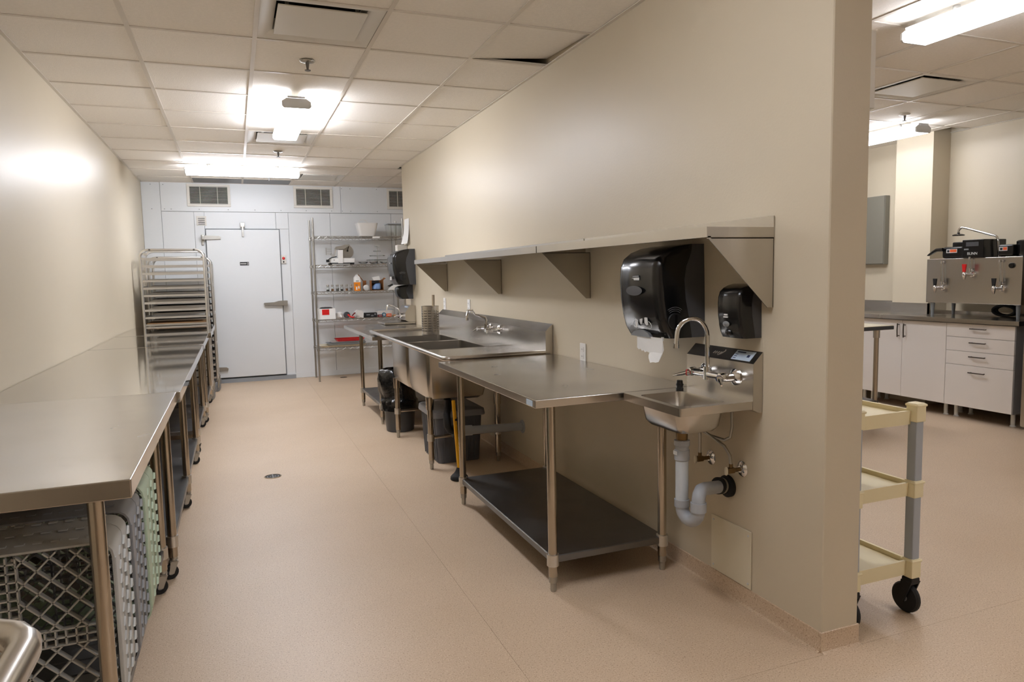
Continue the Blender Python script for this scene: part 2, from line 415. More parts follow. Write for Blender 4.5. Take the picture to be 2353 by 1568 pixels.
for k, (c, y) in enumerate(DIFF):
    j = min(range(len(GY)), key=lambda q: abs(GY[q]-y)); x0, x1, y0, y1 = GX[c]+.013, GX[c+1]-.013, GY[j]+.012, GY[j+1]-.012
    lab = ('square plaque air diffuser in the ceiling next to the lifted ceiling tile', 'square air diffuser in the ceiling partly hidden by the lengthwise light',
           'square air diffuser in the ceiling beside the crosswise light, near the cooler wall', 'square air diffuser in the ceiling of the coffee room')[k]
    t = thing('ceiling_diffuser', lab, 'diffuser', ((x0+x1)/2, (y0+y1)/2, ZC), 'square ceiling diffusers')
    b = MB(); cx, cy = (x0+x1)/2, (y0+y1)/2
    def sq(h, z): return [Vector((cx-h, cy-h, z)), Vector((cx+h, cy-h, z)), Vector((cx+h, cy+h, z)), Vector((cx-h, cy+h, z))]
    hx = (x1-x0)/2
    b.loft([[Vector((x0, y0, ZC+.005)), Vector((x1, y0, ZC+.005)), Vector((x1, y1, ZC+.005)), Vector((x0, y1, ZC+.005))], sq(hx-.03, ZC+.006), sq(hx-.075, ZC+.03), sq(hx-.085, ZC+.085)], caps=False)
    b.build('frame', 'vent_white', t, 30)
    MB().box(cx-hx+.08, cx+hx-.08, cy-hx+.08, cy+hx-.08, ZC+.085, ZC+.09).build('duct', 'dark_hole', t, 0)
    MB().rbox(cx-.215, cx+.215, cy-.215, cy+.215, ZC+.004, ZC+.011, .002, 1).build('plaque', 'vent_white', t)
    for sx in (-1, 1):
        for sy in (-1, 1): MB().box(cx+sx*.17-.01, cx+sx*.17+.01, cy+sy*.17-.002, cy+sy*.17+.002, ZC+.011, ZC+.085).build('hanger', 'zinc', t, 0)
for k, (x, y, lab) in enumerate(((.482, 4.511, 'dark sprinkler head between the plaque diffuser and the lengthwise light'), (.491, 7.70, 'dark sprinkler head between the second diffuser and the crosswise light'),
                                 (.481, 9.52, 'pale sprinkler head behind the crosswise light, by the grey perforated panels'), (5.473, 4.548, 'sprinkler head on the coffee room ceiling'))):
    t = thing('sprinkler', lab, 'sprinkler', (x, y, ZC), 'ceiling sprinkler heads'); m = 'zinc' if k != 2 else 'vent_white'
    MB().lathe([(.001, .004), (.042, .004), (.046, -.001), (.04, -.007), (.02, -.011), (.001, -.012)], (x, y, ZC), 20).build('escutcheon', m if k < 3 else 'vent_white', t)
    MB().cyl((x, y, ZC-.011), (x, y, ZC-.055), .012, .006, 10).build('stem', 'steel_dark', t)
    MB().lathe([(.001, -.054), (.018, -.054), (.018, -.058), (.001, -.058)], (x, y, ZC), 14).build('deflector', 'steel_dark', t)

# ------------------------------------------------------------------ stainless work tables
def caster(t, x, y, r=.034, z1=.105, ang=0., m='rubber'):
    c = MB(); c.cyl((x, y, z1), (x, y, z1-.014), .019); c.rbox(x-.018, x+.018, y-.02, y+.02, z1-.026, z1-.012, .004)
    dx, dy = math.cos(ang), math.sin(ang); ox, oy = x-dx*.016, y-dy*.016
    for s in (-1, 1):
        px, py = -dy*s*.016, dx*s*.016
        c.loft([[Vector((px*q+x+dx*a, py*q+y+dy*a, z1-.02)) for a, q in ((-.018, 1), (.018, 1), (.018, 1.2), (-.018, 1.2))],
                [Vector((px*q+ox+dx*a, py*q+oy+dy*a, r*.8)) for a, q in ((-.011, 1), (.011, 1), (.011, 1.2), (-.011, 1.2))]])
    c = c.build('caster', 'zinc', t)
    w = MB(); a = Vector((-dy, dx, 0)); o = Vector((ox, oy, r))
    w.loft([w.ring(o-a*.0125, a, r*.9, 20), w.ring(o-a*.009, a, r, 20), w.ring(o+a*.009, a, r, 20), w.ring(o+a*.0125, a, r*.9, 20)])
    w.build('wheel', m, c)
    h = MB().cyl(o-a*.0145, o+a*.0145, r*.38, n=14).build('hub', 'grey_mid', c)
    return c
def work_table(name, label, x0, x1, y0, y1, zt, zs, legs_x, legs_y, wheels=True, top='steel_top', cat='table', group=None, lip=.04, foot=.07):
    t = thing(name, label, cat, ((x0+x1)/2, (y0+y1)/2, 0), group)
    MB().rbox(x0, x1, y0, y1, zt-lip, zt, .004, 2).build('tabletop', top, t)
    sx0, sx1, sy0, sy1 = legs_x[0]-.012, legs_x[1]+.012, legs_y[0]-.012, legs_y[-1]+.012
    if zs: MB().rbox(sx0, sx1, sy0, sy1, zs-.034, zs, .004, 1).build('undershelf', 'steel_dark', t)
    zl = .105 if wheels else foot
    for y in legs_y:
        for x in legs_x:
            MB().cyl((x, y, zl), (x, y, zt-lip), .0205, n=18, caps=True).build('leg', 'steel_leg', t)
            if zs: MB().cyl((x, y, zs-.046), (x, y, zs+.006), .027, n=18).build('collar', 'aluminium', t)
            if wheels: caster(t, x, y, ang=random.choice((.3, 1.2, 2.2, -.6)))
            else: MB().lathe([(.0001, 0), (.012, 0), (.014, .006), (.014, foot*.55), (.0185, foot*.6), (.0185, foot+.002)], (x, y, 0), 14).build('foot', 'zinc', t)
    return t
TG = 'stainless work tables along the left wall'
T1 = work_table('work_table', 'stainless work table with dish racks standing on its undershelf', -1.06, -.273, 1.998, 3.528, .90, .205, (-.99, -.371), (2.083, 3.44), top='steel_top', group=TG, lip=.05)
T2 = work_table('work_table', 'long stainless work table with six legs, next along from the one holding dish racks', -1.06, -.258, 3.534, 6.10, .899, .20, (-.99, -.338), (3.60, 4.72, 5.85), top='steel_mirror', group=TG, lip=.05)
T3 = work_table('work_table', 'short stainless work table between the long table and the one beside the tray racks', -1.06, -.256, 6.108, 7.415, .9005, .20, (-.99, -.345), (6.19, 7.33), top='steel_mirror', group=TG, lip=.05)
T4 = work_table('work_table', 'stainless work table with its end against the sheet pan rack', -1.06, -.236, 7.422, 8.86, .902, .20, (-.99, -.325), (7.55, 8.75), top='steel_mirror', group=TG, lip=.05)
TR = work_table('prep_table', 'stainless prep table with open undershelf between the deep sink and the small hand sink', 1.132, 1.918, 2.642, 4.13, .881, .165, (1.243, 1.808), (2.735, 4.045), wheels=False, top='steel_top', lip=.036)
b = MB().box(1.1305, 1.132, 2.672, 2.735, .85, .874).build('maker_sticker', 'label_blue', TR, 0)
TF = work_table('prep_table', 'stainless prep table at the far end of the partition, under the second paper dispenser', 1.15, 1.918, 6.45, 8.24, .862, .195, (1.256, 1.80), (6.65, 7.718), wheels=False, top='steel_top', lip=.036)

# ------------------------------------------------------------------ dish racks on the first table's shelf
def dish_rack(y0, y1, m, label, xr=-.344, back=False):
    zs = .2055; w = .5; x0, x1 = xr-w, xr; z0, z1 = zs, zs+w
    t = thing('dish_rack', label, 'rack', ((x0+x1)/2, (y0+y1)/2, zs), 'dishwasher racks standing on edge')
    n = 3; d = (y1-y0)/n
    for k in range(n):
        a, c = y0+k*d+.002, y0+(k+1)*d-.002; b = MB(); th = .006; g = .0 if k == 0 else .003
        # four walls of this tier with rounded corners
        def rr(h, rad): 
            pts = []
            cx, cz = (x0+x1)/2, (z0+z1)/2
            for q in range(4):
                for s in range(5):
                    an = PI/2*q+PI/2*s/4
                    ox, oz = ((1, 1), (-1, 1), (-1, -1), (1, -1))[q]
                    pts.append((cx+ox*(h-rad)+rad*math.cos(an), cz+oz*(h-rad)+rad*math.sin(an)))
            return pts
        o1, i1 = rr(w/2-g, .045), rr(w/2-g-th, .04)
        b.loft([[Vector((p, y, z)) for p, z in o1] for y in (a, c)], caps=False); b.loft([[Vector((p, y, z)) for p, z in i1] for y in (a, c)], caps=False)
        m_ = len(o1)
        for y in (a, c):
            b.add([Vector((p, y, z)) for p, z in o1+i1], [(i, (i+1) % m_, m_+(i+1) % m_, m_+i) for i in range(m_)])
        tier = b.build('rack_base' if k == 0 else 'extender', m, t)
        tb = MB()                                  # teeth where the tiers clip together
        for q in range(10):
            zz = z0+.055+q*.042
            tb.add([(x1-.002, c, zz), (x1-.002, c, zz+.024), (x1-.002, c-.02, zz+.002), (x1+.0045, c, zz), (x1+.0045, c, zz+.022), (x1+.0035, c-.018, zz+.002)],
                   [(0, 1, 2), (3, 5, 4), (0, 3, 4, 1), (1, 4, 5, 2), (2, 5, 3, 0)])
            xx = x0+.05+q*.042
            tb.box(xx, xx+.022, c-.03, c-.016, z1-.0005, z1+.003)
        tb.rbox(x1-.002, x1+.003, a+.004, a+.012, z0+.05, z1-.05, .001, 1)
        tb.build('teeth', m, tier, 0)
        tag(tier.children[0] if tier.children else tier, kind='stuff')
    # lattice of the base, facing the end of the table
    L = MB(); ya, yb = (y1-.02, y1-.003) if back else (y0+.003, y0+.02); bw = .004
    def bar(p, q):
        p, q = Vector((p[0], 0, p[1])), Vector((q[0], 0, q[1])); dd = (q-p).normalized(); nn = Vector((-dd.z, 0, dd.x))*(bw/2)
        L.loft([[e+nn+Vector((0, ya, 0)), e+nn+Vector((0, yb, 0)), e-nn+Vector((0, yb, 0)), e-nn+Vector((0, ya, 0))] for e in (p, q)])
    cx, cz, e, s = (x0+x1)/2, (z0+z1)/2, .022, w/2-.012
    for v in (-e, e, 0): bar((cx+v, cz-s), (cx+v, cz+s)); bar((cx-s, cz+v), (cx+s, cz+v))
    for v in range(-9, 10):
        if abs(v) < 1: continue
        u = v*.0245
        bar((cx-e, cz+u), (cx+e, cz+u)); bar((cx+u, cz-e), (cx+u, cz+e))
    q = s-e
    for sx in (-1, 1):
        for sz in (-1, 1):
            st = .062
            for k in range(-3, 4):
                o = k*st              # lines u - v = o and u + v = q + o inside the square [0,q]^2
                a_, c_ = (max(0, o), max(0, -o)), (min(q, q+o), min(q, q-o))
                if c_[0]-a_[0] > .01: bar((cx+sx*(e+a_[0]), cz+sz*(e+a_[1])), (cx+sx*(e+c_[0]), cz+sz*(e+c_[1])))
                o2 = q+o; a_, c_ = (max(0, o2-q), min(q, o2)), (min(q, o2), max(0, o2-q))
                if c_[0]-a_[0] > .01: bar((cx+sx*(e+a_[0]), cz+sz*(e+a_[1])), (cx+sx*(e+c_[0]), cz+sz*(e+c_[1])))
    L.build('base_lattice', m, t, 0)
    return t
dish_rack(2.125, 2.385, 'rack_white', 'pale grey dish rack on its side with diamond lattice base, by the table leg')
dish_rack(2.40, 2.665, 'rack_grey', 'grey dish rack on its side between the pale rack and the green rack', -.338, True)
dish_rack(2.685, 3.02, 'rack_green', 'pale green dish rack on its side, last of the row under the table', -.332, True)

# ------------------------------------------------------------------ trolley whose push handle shows at the lower left
t = thing('service_trolley', 'stainless trolley with a bent tubular push handle, in front of the dish rack table', 'trolley', (-.58, .2, 0))
hz = 1.098; hx1, hx0, hy = -.179, -.86, .715; r = .0135
pts = [(hx0, .35, hz), (hx0, hy-.05, hz)] + [(hx0+.05-.05*math.cos(a), hy-.05+.05*math.sin(a), hz) for a in (.4, .8, 1.2)] + [(hx0+.05, hy, hz), (hx1-.05, hy, hz)] + [(hx1-.05+.05*math.sin(a), hy-.05+.05*math.cos(a), hz) for a in (.4, .8, 1.2)] + [(hx1, hy-.05, hz), (hx1, .35, hz)]
MB().tube(pts, r, 14).build('push_handle', 'steel', t)
for x in (hx0+.02, hx1-.02):
    for y in (-.35, .36): MB().cyl((x, y, .12), (x, y, 1.08), .013).build('upright', 'steel_leg', t); caster(t, x, y, .045, .13, .5)
for z in (.3, .86): MB().rbox(hx0, hx1, -.37, .38, z-.02, z, .005, 1).build('shelf', 'steel', t)

# ------------------------------------------------------------------ sheet pan racks
def pan_rack(label, x0, x1, y0, y1, zt):
    t = thing('pan_rack', label, 'rack', ((x0+x1)/2, (y0+y1)/2, 0), 'aluminium sheet pan racks')
    rr = .085
    for y in (y0, y1):
        p = [(x0, y, .13), (x0, y, zt-rr)] + [(x0+rr-rr*math.cos(a), y, zt-rr+rr*math.sin(a)) for a in (.3, .6, .9, 1.2)] + [(x0+rr, y, zt), (x1-rr, y, zt)] + [(x1-rr+rr*math.sin(a), y, zt-rr+rr*math.cos(a)) for a in (.3, .6, .9, 1.2)] + [(x1, y, zt-rr), (x1, y, .13)]
        MB().tube(p, .0145, 8).build('end_frame', 'aluminium', t)
    s0 = None
    for k in range(18):
        z = zt-.1-.0835*k
        for y, s in ((y0, 1), (y1, -1)):
            if s0 is None:
                s0 = MB().box(x0+.012, x1-.012, y-.004, y+.004, z-.013, z+.011).box(x0+.012, x1-.012, y+.004, y+.04, z-.013, z-.010).build('runner', 'aluminium', t, 0); base = (y, z)
                s1 = MB().box(x0+.012, x1-.012, y-.004, y+.004, z-.013, z+.011).box(x0+.012, x1-.012, y-.04, y-.004, z-.013, z-.010).build('runner', 'aluminium', t, 0)
                s1.location.y += y1-y0; continue
            if k == 0: continue
            inst(s0 if s > 0 else s1, t, 'runner', (0, 0, z-base[1]))
    for x in (x0, x1):
        for z in (.16, zt-.06, .6, 1.0, 1.35): MB().box(x-.009, x+.009, y0+.012, y1-.012, z-.02, z+.01).build('cross_bar', 'aluminium', t, 0)
    for x in (x0+.1, x1-.1): MB().cyl((x, y0-.016, zt), (x, y0+.016, zt), .011).build('rivet', 'steel_dark', t)
    for x in (x0, x1):
        for y in (y0, y1): caster(t, x, y, .062, .165, .9, 'grey_mid')
    return t
pan_rack('aluminium sheet pan rack holding a wooden board, at the end of the work tables', -.972, -.312, 8.955, 9.46, 1.768)
pan_rack('aluminium sheet pan rack standing behind another one, beside the cooler door', -.96, -.262, 9.64, 10.14, 1.70)
def sheet_pan(x0, x1, y0, y1, z, m, label, group):
    b = MB(); h = .024
    b.loft([rrect(x0+.012, x1-.012, y0+.012, y1-.012, .02, z), rrect(x0, x1, y0, y1, .025, z+h), rrect(x0+.003, x1-.003, y0+.003, y1-.003, .024, z+h), rrect(x0+.014, x1-.014, y0+.014, y1-.014, .018, z+.002)])
    tag(b.build('sheet_pan', m, None), label, 'pan', group)
for k in (3, 5, 8): sheet_pan(-.955, -.329, 8.968, 9.447, 1.768-.1-.0835*k-.0095, 'aluminium', 'shiny aluminium sheet pan on a runner of the rack with the wooden board', 'sheet pans in the rack with the wooden board')
for k in range(3, 18): sheet_pan(-.943, -.279, 9.653, 10.127, 1.70-.1-.0835*k-.0095, 'pan_dark', 'dark sheet pan on a runner of the rack beside the cooler door', 'dark sheet pans in the rack beside the cooler door')
zr = 1.768-.1-.0835*9-.010
tag(MB().rbox(-.952, -.332, 8.99, 9.43, zr+.001, zr+.03, .006).build('wooden_board', 'wood', None), 'brown wooden board lying on a runner of the pan rack', 'board')

# ------------------------------------------------------------------ wall shelves on the partition
def wall_shelf(label, y0, y1, yb):
    xf = 1.612; zt = 1.56
    t = thing('wall_shelf', label, 'shelf', (XW, (y0+y1)/2, zt-.3), 'stainless wall shelves on the partition')
    b = MB(); b.box(xf, XW-.002, y0, y1, zt-.004, zt); b.box(xf, xf+.004, y0, y1, zt-.038, zt-.004); b.box(xf+.004, xf+.018, y0, y1, zt-.038, zt-.034)
    b.box(XW-.006, XW-.002, y0, y1, zt, zt+.043)
    b.box(xf+.004, XW-.002, y0, y0+.003, zt-.038, zt-.004); b.box(xf+.004, XW-.002, y1-.003, y1, zt-.038, zt-.004)
    b.build('shelf_pan', 'steel', t, 0)
    for y in yb:
        q = MB(); q.prism([(xf+.006, zt-.04), (XW-.003, zt-.04), (XW-.003, zt-.305), (XW-.03, zt-.305)], 'y', y, y+.003)
        q.box(XW-.005, XW-.002, y, y+.03, zt-.305, zt-.04); q.box(xf+.02, XW-.003, y, y+.025, zt-.043, zt-.04)
        q.build('bracket', 'steel', t, 0)
        MB().lathe([(.006, 0), (.006, -.004), (.002, -.006)], (XW-.005, y+.018, zt-.29), 8, 'x').lathe([(.006, 0), (.006, -.004), (.002, -.006)], (XW-.005, y+.018, zt-.09), 8, 'x').build('bolt', 'zinc', t)
    return t
wall_shelf('stainless wall shelf above the paper dispenser and the prep table', 2.146, 3.70, (2.148, 3.64))
wall_shelf('stainless wall shelf above the deep sink, butted against its neighbour', 3.712, 6.63, (5.10, 6.58))

# ------------------------------------------------------------------ paper and soap dispensers (moulded bodies, bulging forward)
def dispenser(name, label, cat, y0, y1, z0, z1, depth, group):
    cy = (y0+y1)/2; w = (y1-y0)/2; hh = z1-z0
    t = thing(name, label, cat, (XW, cy, z0), group)
    lv = [(0, .76, .26), (.1, .86, .28), (.22, .92, .32), (.42, .98, .38), (.62, 1., .40), (.76, .985, .36), (.86, .92, .29), (.93, .76, .25), (.975, .54, .24), (1., .30, .24)]
    hs, cv = MB(), MB(); r1, r2 = [], []
    for f, d, sm in lv:
        z = z0+hh*f; D = depth*d; sd = min(depth*sm, D*.92)
        ww = w*(1-.05*f*f)
        r1.append([Vector((XW-.001-a, cy+y, z)) for a, y in ((0, -ww), (sd, -ww), (sd, ww), (0, ww))])
        ring = [(sd, -ww)]
        for q in range(9):
            an = PI/2*q/8; ring.append((D*.80+D*.14*math.sin(an)*1., -ww*(.74+.26*math.cos(an)) if q else -ww))
        for y in (-.5, -.25, 0, .25, .5): ring.append((D*(.94+.06*math.cos(y*PI)), ww*y*1.4))
        for q in range(8, -1, -1):
            an = PI/2*q/8; ring.append((D*.80+D*.14*math.sin(an), ww*(.74+.26*math.cos(an))))
        ring.append((sd, ww))
        r2.append([Vector((XW-.001-a, cy+y, z)) for a, y in ring])
    hs.loft(r1); hs.build('housing', 'grey_plastic', t, 30)
    cv.loft(r2); c = cv.build('cover', 'black_plastic', t, 50)
    return t, c
tw, cov = dispenser('paper_dispenser', 'large black paper towel dispenser with torn white paper hanging out, under the wall shelf', 'dispenser', 2.572, 2.915, 1.11, 1.518, .262, 'black paper towel dispensers')
XFc = XW-.262
def on_front(name, pix, m, parent, X, th=.0015, smooth=0):
    p = [XP(x, y, X) for x, y in pix]
    b = MB(); b.loft([[Vector((X, q.y, q.z)) for q in p], [Vector((X-th, q.y, q.z)) for q in p]]); return b.build(name, m, parent, smooth)
Zz = lambda x, y: (1380+x/3.266, 480+y/3.266)
xb = XFc+.003
bd = on_front('badge', [Zz(*p) for p in ((236, 512), (241, 502), (288, 499), (293, 508), (293, 535), (288, 541), (241, 539), (236, 532))], 'black_matte', tw, xb)
on_front('badge_rim', [Zz(*p) for p in ((239, 520), (291, 517), (290, 537), (240, 536))], 'badge', bd, xb-.0016)
on_front('badge_line', [Zz(*p) for p in ((243, 505), (287, 502), (288, 513), (242, 514))], 'grey_mid', bd, xb-.0016)
# instruction pictogram: three hands pulling paper, one loop
xb2 = XW-.262*.89+.001
pic = on_front('pictogram', [Zz(*p) for p in ((262, 806), (283, 808), (282, 862), (276, 893), (268, 892), (264, 860))], 'badge', tw, xb2-.004)
for pp in (((294, 812), (316, 814), (314, 850), (308, 868), (303, 868), (297, 850)), ((330, 814), (352, 818), (358, 872), (345, 874), (332, 858)), ((266, 788), (333, 794), (333, 800), (266, 794)), ((282, 798), (318, 802), (318, 806), (282, 803))):
    on_front('hand_mark', [Zz(*p) for p in pp], 'badge', pic, xb2-.004)
lp = [XP(*Zz(*p), xb2-.005) for p in ((262, 830), (250, 850), (248, 872), (258, 887), (290, 886), (325, 884), (350, 892), (370, 902), (381, 895), (382, 878), (374, 860), (360, 846))]
MB().tube(lp, .0012, 6).build('loop_mark', 'badge', pic)
# crank dial on the side of the cover, raised window, lower lip
def dial(t, x, y, z, r):
    d = MB().lathe([(r, 0), (r, -.004), (r*.92, -.007), (r*.5, -.008), (.001, -.008)], (x, y, z), 28, 'y').build('crank_dial', 'black_matte', t)
    MB().box(x-.004, x+.004, y-.016, y-.008, z-r*.8, z+r*.8).build('dial_grip', 'black_plastic', d, 0)
    q = MB()
    for k in range(3):
        pts = [(x+(r*1.25+k*.008)*math.cos(a), y-.002, z+(r*1.25+k*.008)*math.sin(a)) for a in [PI*.3+PI*.4*i/8 for i in range(9)]]
        q.tube(pts, .0011, 4)
    q.build('dial_lettering', 'grey_mid', d)
dial(tw, 1.765, 2.571, 1.185, .036)
b = MB().lathe([(.001, .0), (.05, 0), (.052, .004), (.001, .006)], (0, 0, 0), 24, 'x')
for v in b.v: v.x = xb-.002-v.x*.35; v.y = v.y*1.3+2.735; v.z = v.z*.42+1.318
b.build('sight_window', 'grey_plastic', tw)
b = MB()
b.prism([(2.66, 1.1105), (2.68, 1.128), (2.72, 1.142), (2.76, 1.142), (2.80, 1.130), (2.825, 1.1105)], 'x', XW-.262*.80, XW-.262*.86).build('tear_lip', 'grey_mid', tw, 0)
# hanging paper
px = [Zz(*p) for p in ((272, 945), (460, 975), (457, 1062), (445, 1105), (432, 1150), (412, 1156), (392, 1152), (372, 1156), (352, 1120), (348, 1100), (352, 1082), (330, 1072), (318, 1078), (306, 1063), (294, 1068), (284, 1052), (270, 1056), (258, 1042))]
pts = [XP(*p, 1.70) for p in px]
b = MB(); b.loft([[Vector((1.70+.012*math.sin((q.z-1.0)*26), q.y, q.z)) for q in pts], [Vector((1.7006+.012*math.sin((q.z-1.0)*26), q.y, q.z)) for q in pts]])
b.build('paper_towel', 'white_sheet', tw, 0)
MB().cyl(XP(*Zz(465, 965), 1.72), XP(*Zz(465, 992), 1.72), .006).build('release_pin', 'white_plastic', tw)
sp, cov = dispenser('soap_dispenser', 'small black soap dispenser with oval window, beside the shelf bracket above the hand sink', 'dispenser', 2.212, 2.352, 1.132, 1.345, .118, None)
b = MB().lathe([(.001, 0), (.016, 0), (.001, .008)], (0, 0, 0), 20, 'x')
for v in b.v: v.x = XW-.1165-v.x; v.y = v.y*1.3+2.282; v.z = v.z*.72+1.188
b.build('oval_window', 'grey_mid', sp)
b = MB().lathe([(.001, 0), (.018, 0), (.014, .006), (.001, .012)], (0, 0, 0), 20, 'x')
for v in b.v: v.x = XW-.104-v.x; v.y = v.y+2.282; v.z = v.z*1.0+1.152
b.build('push_button', 'black_plastic', sp)
MB().box(XW-.1195, XW-.116, 2.27, 2.295, 1.213, 1.219).box(XW-.119, XW-.116, 2.272, 2.293, 1.222, 1.228).build('badge', 'badge', sp, 0)
t2, cov = dispenser('paper_dispenser', 'black paper towel dispenser at the far end of the partition, above the second hand sink', 'dispenser', 7.86, 8.22, 1.315, 1.718, .275, 'black paper towel dispensers')
dial(t2, 1.77, 7.859, 1.40, .036)
MB().lathe([(.01, 0), (.008, -.008), (.001, -.012)], (1.655, 7.95, 1.56), 10, 'x').build('lock_button', 'badge', t2)
b = MB()
for k in range(3): b.box(XW-.262, XW-.256, 7.95+k*.03, 7.972+k*.03, 1.37, 1.41)
b.build('pictogram', 'badge', t2, 0)
s2, cov = dispenser('soap_dispenser', 'small black soap dispenser hanging below the far paper towel dispenser', 'dispenser', 8.02, 8.16, 1.15, 1.312, .2, None)

# sheet of paper and small box on the wall at the far end
t = thing('paper_notice', 'white paper notice on the far end of the partition, curling off the wall', 'notice', (XW, 8.2, 1.8))
b = MB(); A = []
for k in range(6):
    f = k/5; A.append([Vector((XW-.002-.03*f*f, 8.09, 2.08-.29*f)), Vector((XW-.008-.05*f*f, 8.30, 2.08-.29*f)), Vector((XW-.009-.05*f*f, 8.30, 2.08-.29*f)), Vector((XW-.003-.03*f*f, 8.09, 2.08-.29*f))])
b.loft(A).build('sheet', 'white_sheet', t)
tag(MB().rbox(XW-.12, XW-.001, 8.23, 8.35, 1.68, 1.78, .006).build('wall_box', 'vent_white', None), 'small white plastic wall box just above the far paper towel dispenser', 'box')

# ------------------------------------------------------------------ outlets and access cover
def outlet(y, z, label, n=2):
    t = thing('outlet', label, 'outlet', (XW, y, z))
    MB().rbox(XW-.007, XW-.0005, y-.036, y+.036, z-.058, z+.058, .003).build('plate', 'white_plastic', t)
    for s in (-1, 1):
        r_ = MB().rbox(XW-.0095, XW-.006, y-.016, y+.016, z+s*.021-.0155, z+s*.021+.0155, .002, 1).build('receptacle', 'white_plastic', t)
        MB().box(XW-.0100, XW-.0094, y-.008, y-.006, z+s*.021-.004, z+s*.021+.006).box(XW-.0100, XW-.0094, y+.006, y+.008, z+s*.021-.004, z+s*.021+.006).build('slot', 'black_matte', r_, 0)
outlet(3.742, .926, 'white outlet on the partition above the prep table')
outlet(5.93, 1.135, 'white outlet on the partition just behind the sink faucet')
outlet(6.70, 1.13, 'white outlet on the partition behind the utensil basket')
t = thing('access_cover', 'cream square access cover low on the partition under the hand sink', 'panel', (XW, 2.383, .08))
MB().rbox(XW-.006, XW-.0005, 2.253, 2.513, .079, .326, .002, 1).build('plate', 'cover_plate', t)
b = MB()
for y in (2.27, 2.496):
    for z in (.1, .305): b.lathe([(.005, 0), (.005, -.002), (.001, -.003)], (XW-.006, y, z), 8, 'x')
b.build('screw', 'badge', t)

# ------------------------------------------------------------------ two-bowl sink with drainboards
def bowl(x0, x1, y0, y1, zt, zb_, r=.04, tap=.012, th=.004):
    b = MB(); h = zt-zb_
    def rings(o):
        return [rrect(x0-o, x1+o, y0-o, y1+o, r+o, zt)] + [rrect(x0-o+tap*f, x1+o-tap*f, y0-o+tap*f, y1+o-tap*f, r+o, zt-h*f) for f in (.4, .82)] + \
               [rrect(x0-o+tap+.012, x1+o-tap-.012, y0-o+tap+.012, y1+o-tap-.012, r, zt-h*.95-o), rrect(x0+tap+.035, x1-tap-.035, y0+tap+.035, y1-tap-.035, r*.8, zb_-o)]
    b.loft(rings(0), caps=False); n = len(b.v); k = 20
    b.add(b.v[n-k:], [tuple(range(k))])
    b.loft(rings(th), caps=False); n = len(b.v); b.add(b.v[n-k:], [tuple(range(k))])
    return b
t = thing('deep_sink', 'large stainless two-bowl sink with drainboards and sloped backsplash against the partition', 'sink', (1.55, 5.45, 0))
sx0, sx1, sy0, sy1, zr_ = 1.175, 1.918, 4.168, 6.77, .905
bw = [(1.252, 1.69, 5.505, 6.075), (1.252, 1.69, 4.86, 5.455)]
zd = .882
# deck around the bowls and the two recessed drainboards
b = MB()
b.box(sx0+.03, bw[0][0], bw[1][2], bw[0][3], zd-.003, zd); b.box(bw[0][1], sx1-.05, bw[1][2], bw[0][3], zd-.003, zd); b.box(bw[0][0], bw[0][1], bw[1][3], bw[0][2], zd-.003, zd)
b.build('deck', 'steel', t, 0)
for y0, y1 in ((sy0+.03, bw[1][2]), (bw[0][3], sy1-.03)):
    b = MB(); b.box(sx0+.03, sx1-.05, y0, y1, zd-.006, zd-.002)
    q = MB()
    for k in range(6): q.rbox(sx0+.1+k*.09, sx0+.13+k*.09, y0+.03, y1-.02, zd-.003, zd+.001, .001, 1)
    db = b.build('drainboard', 'steel', t, 0)
# rolled rim: front and both ends
rim = MB()
rim.tube([(sx1-.05, sy0+.016, zr_-.016), (sx0+.05, sy0+.016, zr_-.016), (sx0+.03, sy0+.02, zr_-.016), (sx0+.018, sy0+.035, zr_-.016), (sx0+.016, sy0+.06, zr_-.016), (sx0+.016, sy1-.06, zr_-.016), (sx0+.018, sy1-.035, zr_-.016), (sx0+.03, sy1-.02, zr_-.016), (sx0+.05, sy1-.016, zr_-.016), (sx1-.05, sy1-.016, zr_-.016)], .016, 12)
rim.box(sx0+.03, sx1-.05, sy0+.024, sy0+.03, zd-.004, zr_-.012); rim.box(sx0+.03, sx1-.05, sy1-.03, sy1-.024, zd-.004, zr_-.012); rim.box(sx0+.024, sx0+.03, sy0+.03, sy1-.03, zd-.004, zr_-.012)
rim.build('rolled_rim', 'steel', t)
for q in bw: bowl(q[0], q[1], q[2], q[3], zd, .505, .03, .004).build('bowl', 'steel', t)
b = MB(); b.prism([(sx1, zd-.02), (1.868, zd-.02), (1.868, 1.03), (sx1, 1.075)], 'y', sy0, sy1).build('backsplash', 'steel', t, 0)
for (x, y) in ((1.27, 4.90), (1.27, 6.02), (1.79, 4.90), (1.79, 6.02)):
    MB().cyl((x, y, .07), (x, y, .52), .0205, n=18).build('leg', 'steel_leg', t)
    MB().cyl((x, y, .44), (x, y, .53), .027, .03, 16).build('leg_socket', 'steel_leg', t)
    MB().lathe([(.0001, 0), (.012, 0), (.014, .006), (.014, .04), (.0185, .045), (.0185, .072)], (x, y, 0), 14).build('foot', 'zinc', t)
for y in (4.90, 6.02):
    MB().cyl((1.27, y, .235), (1.79, y, .235), .0125, n=12).build('brace', 'steel_leg', t)
    for x in (1.27, 1.79): MB().cyl((x, y, .21), (x, y, .26), .027).build('collar', 'aluminium', t)
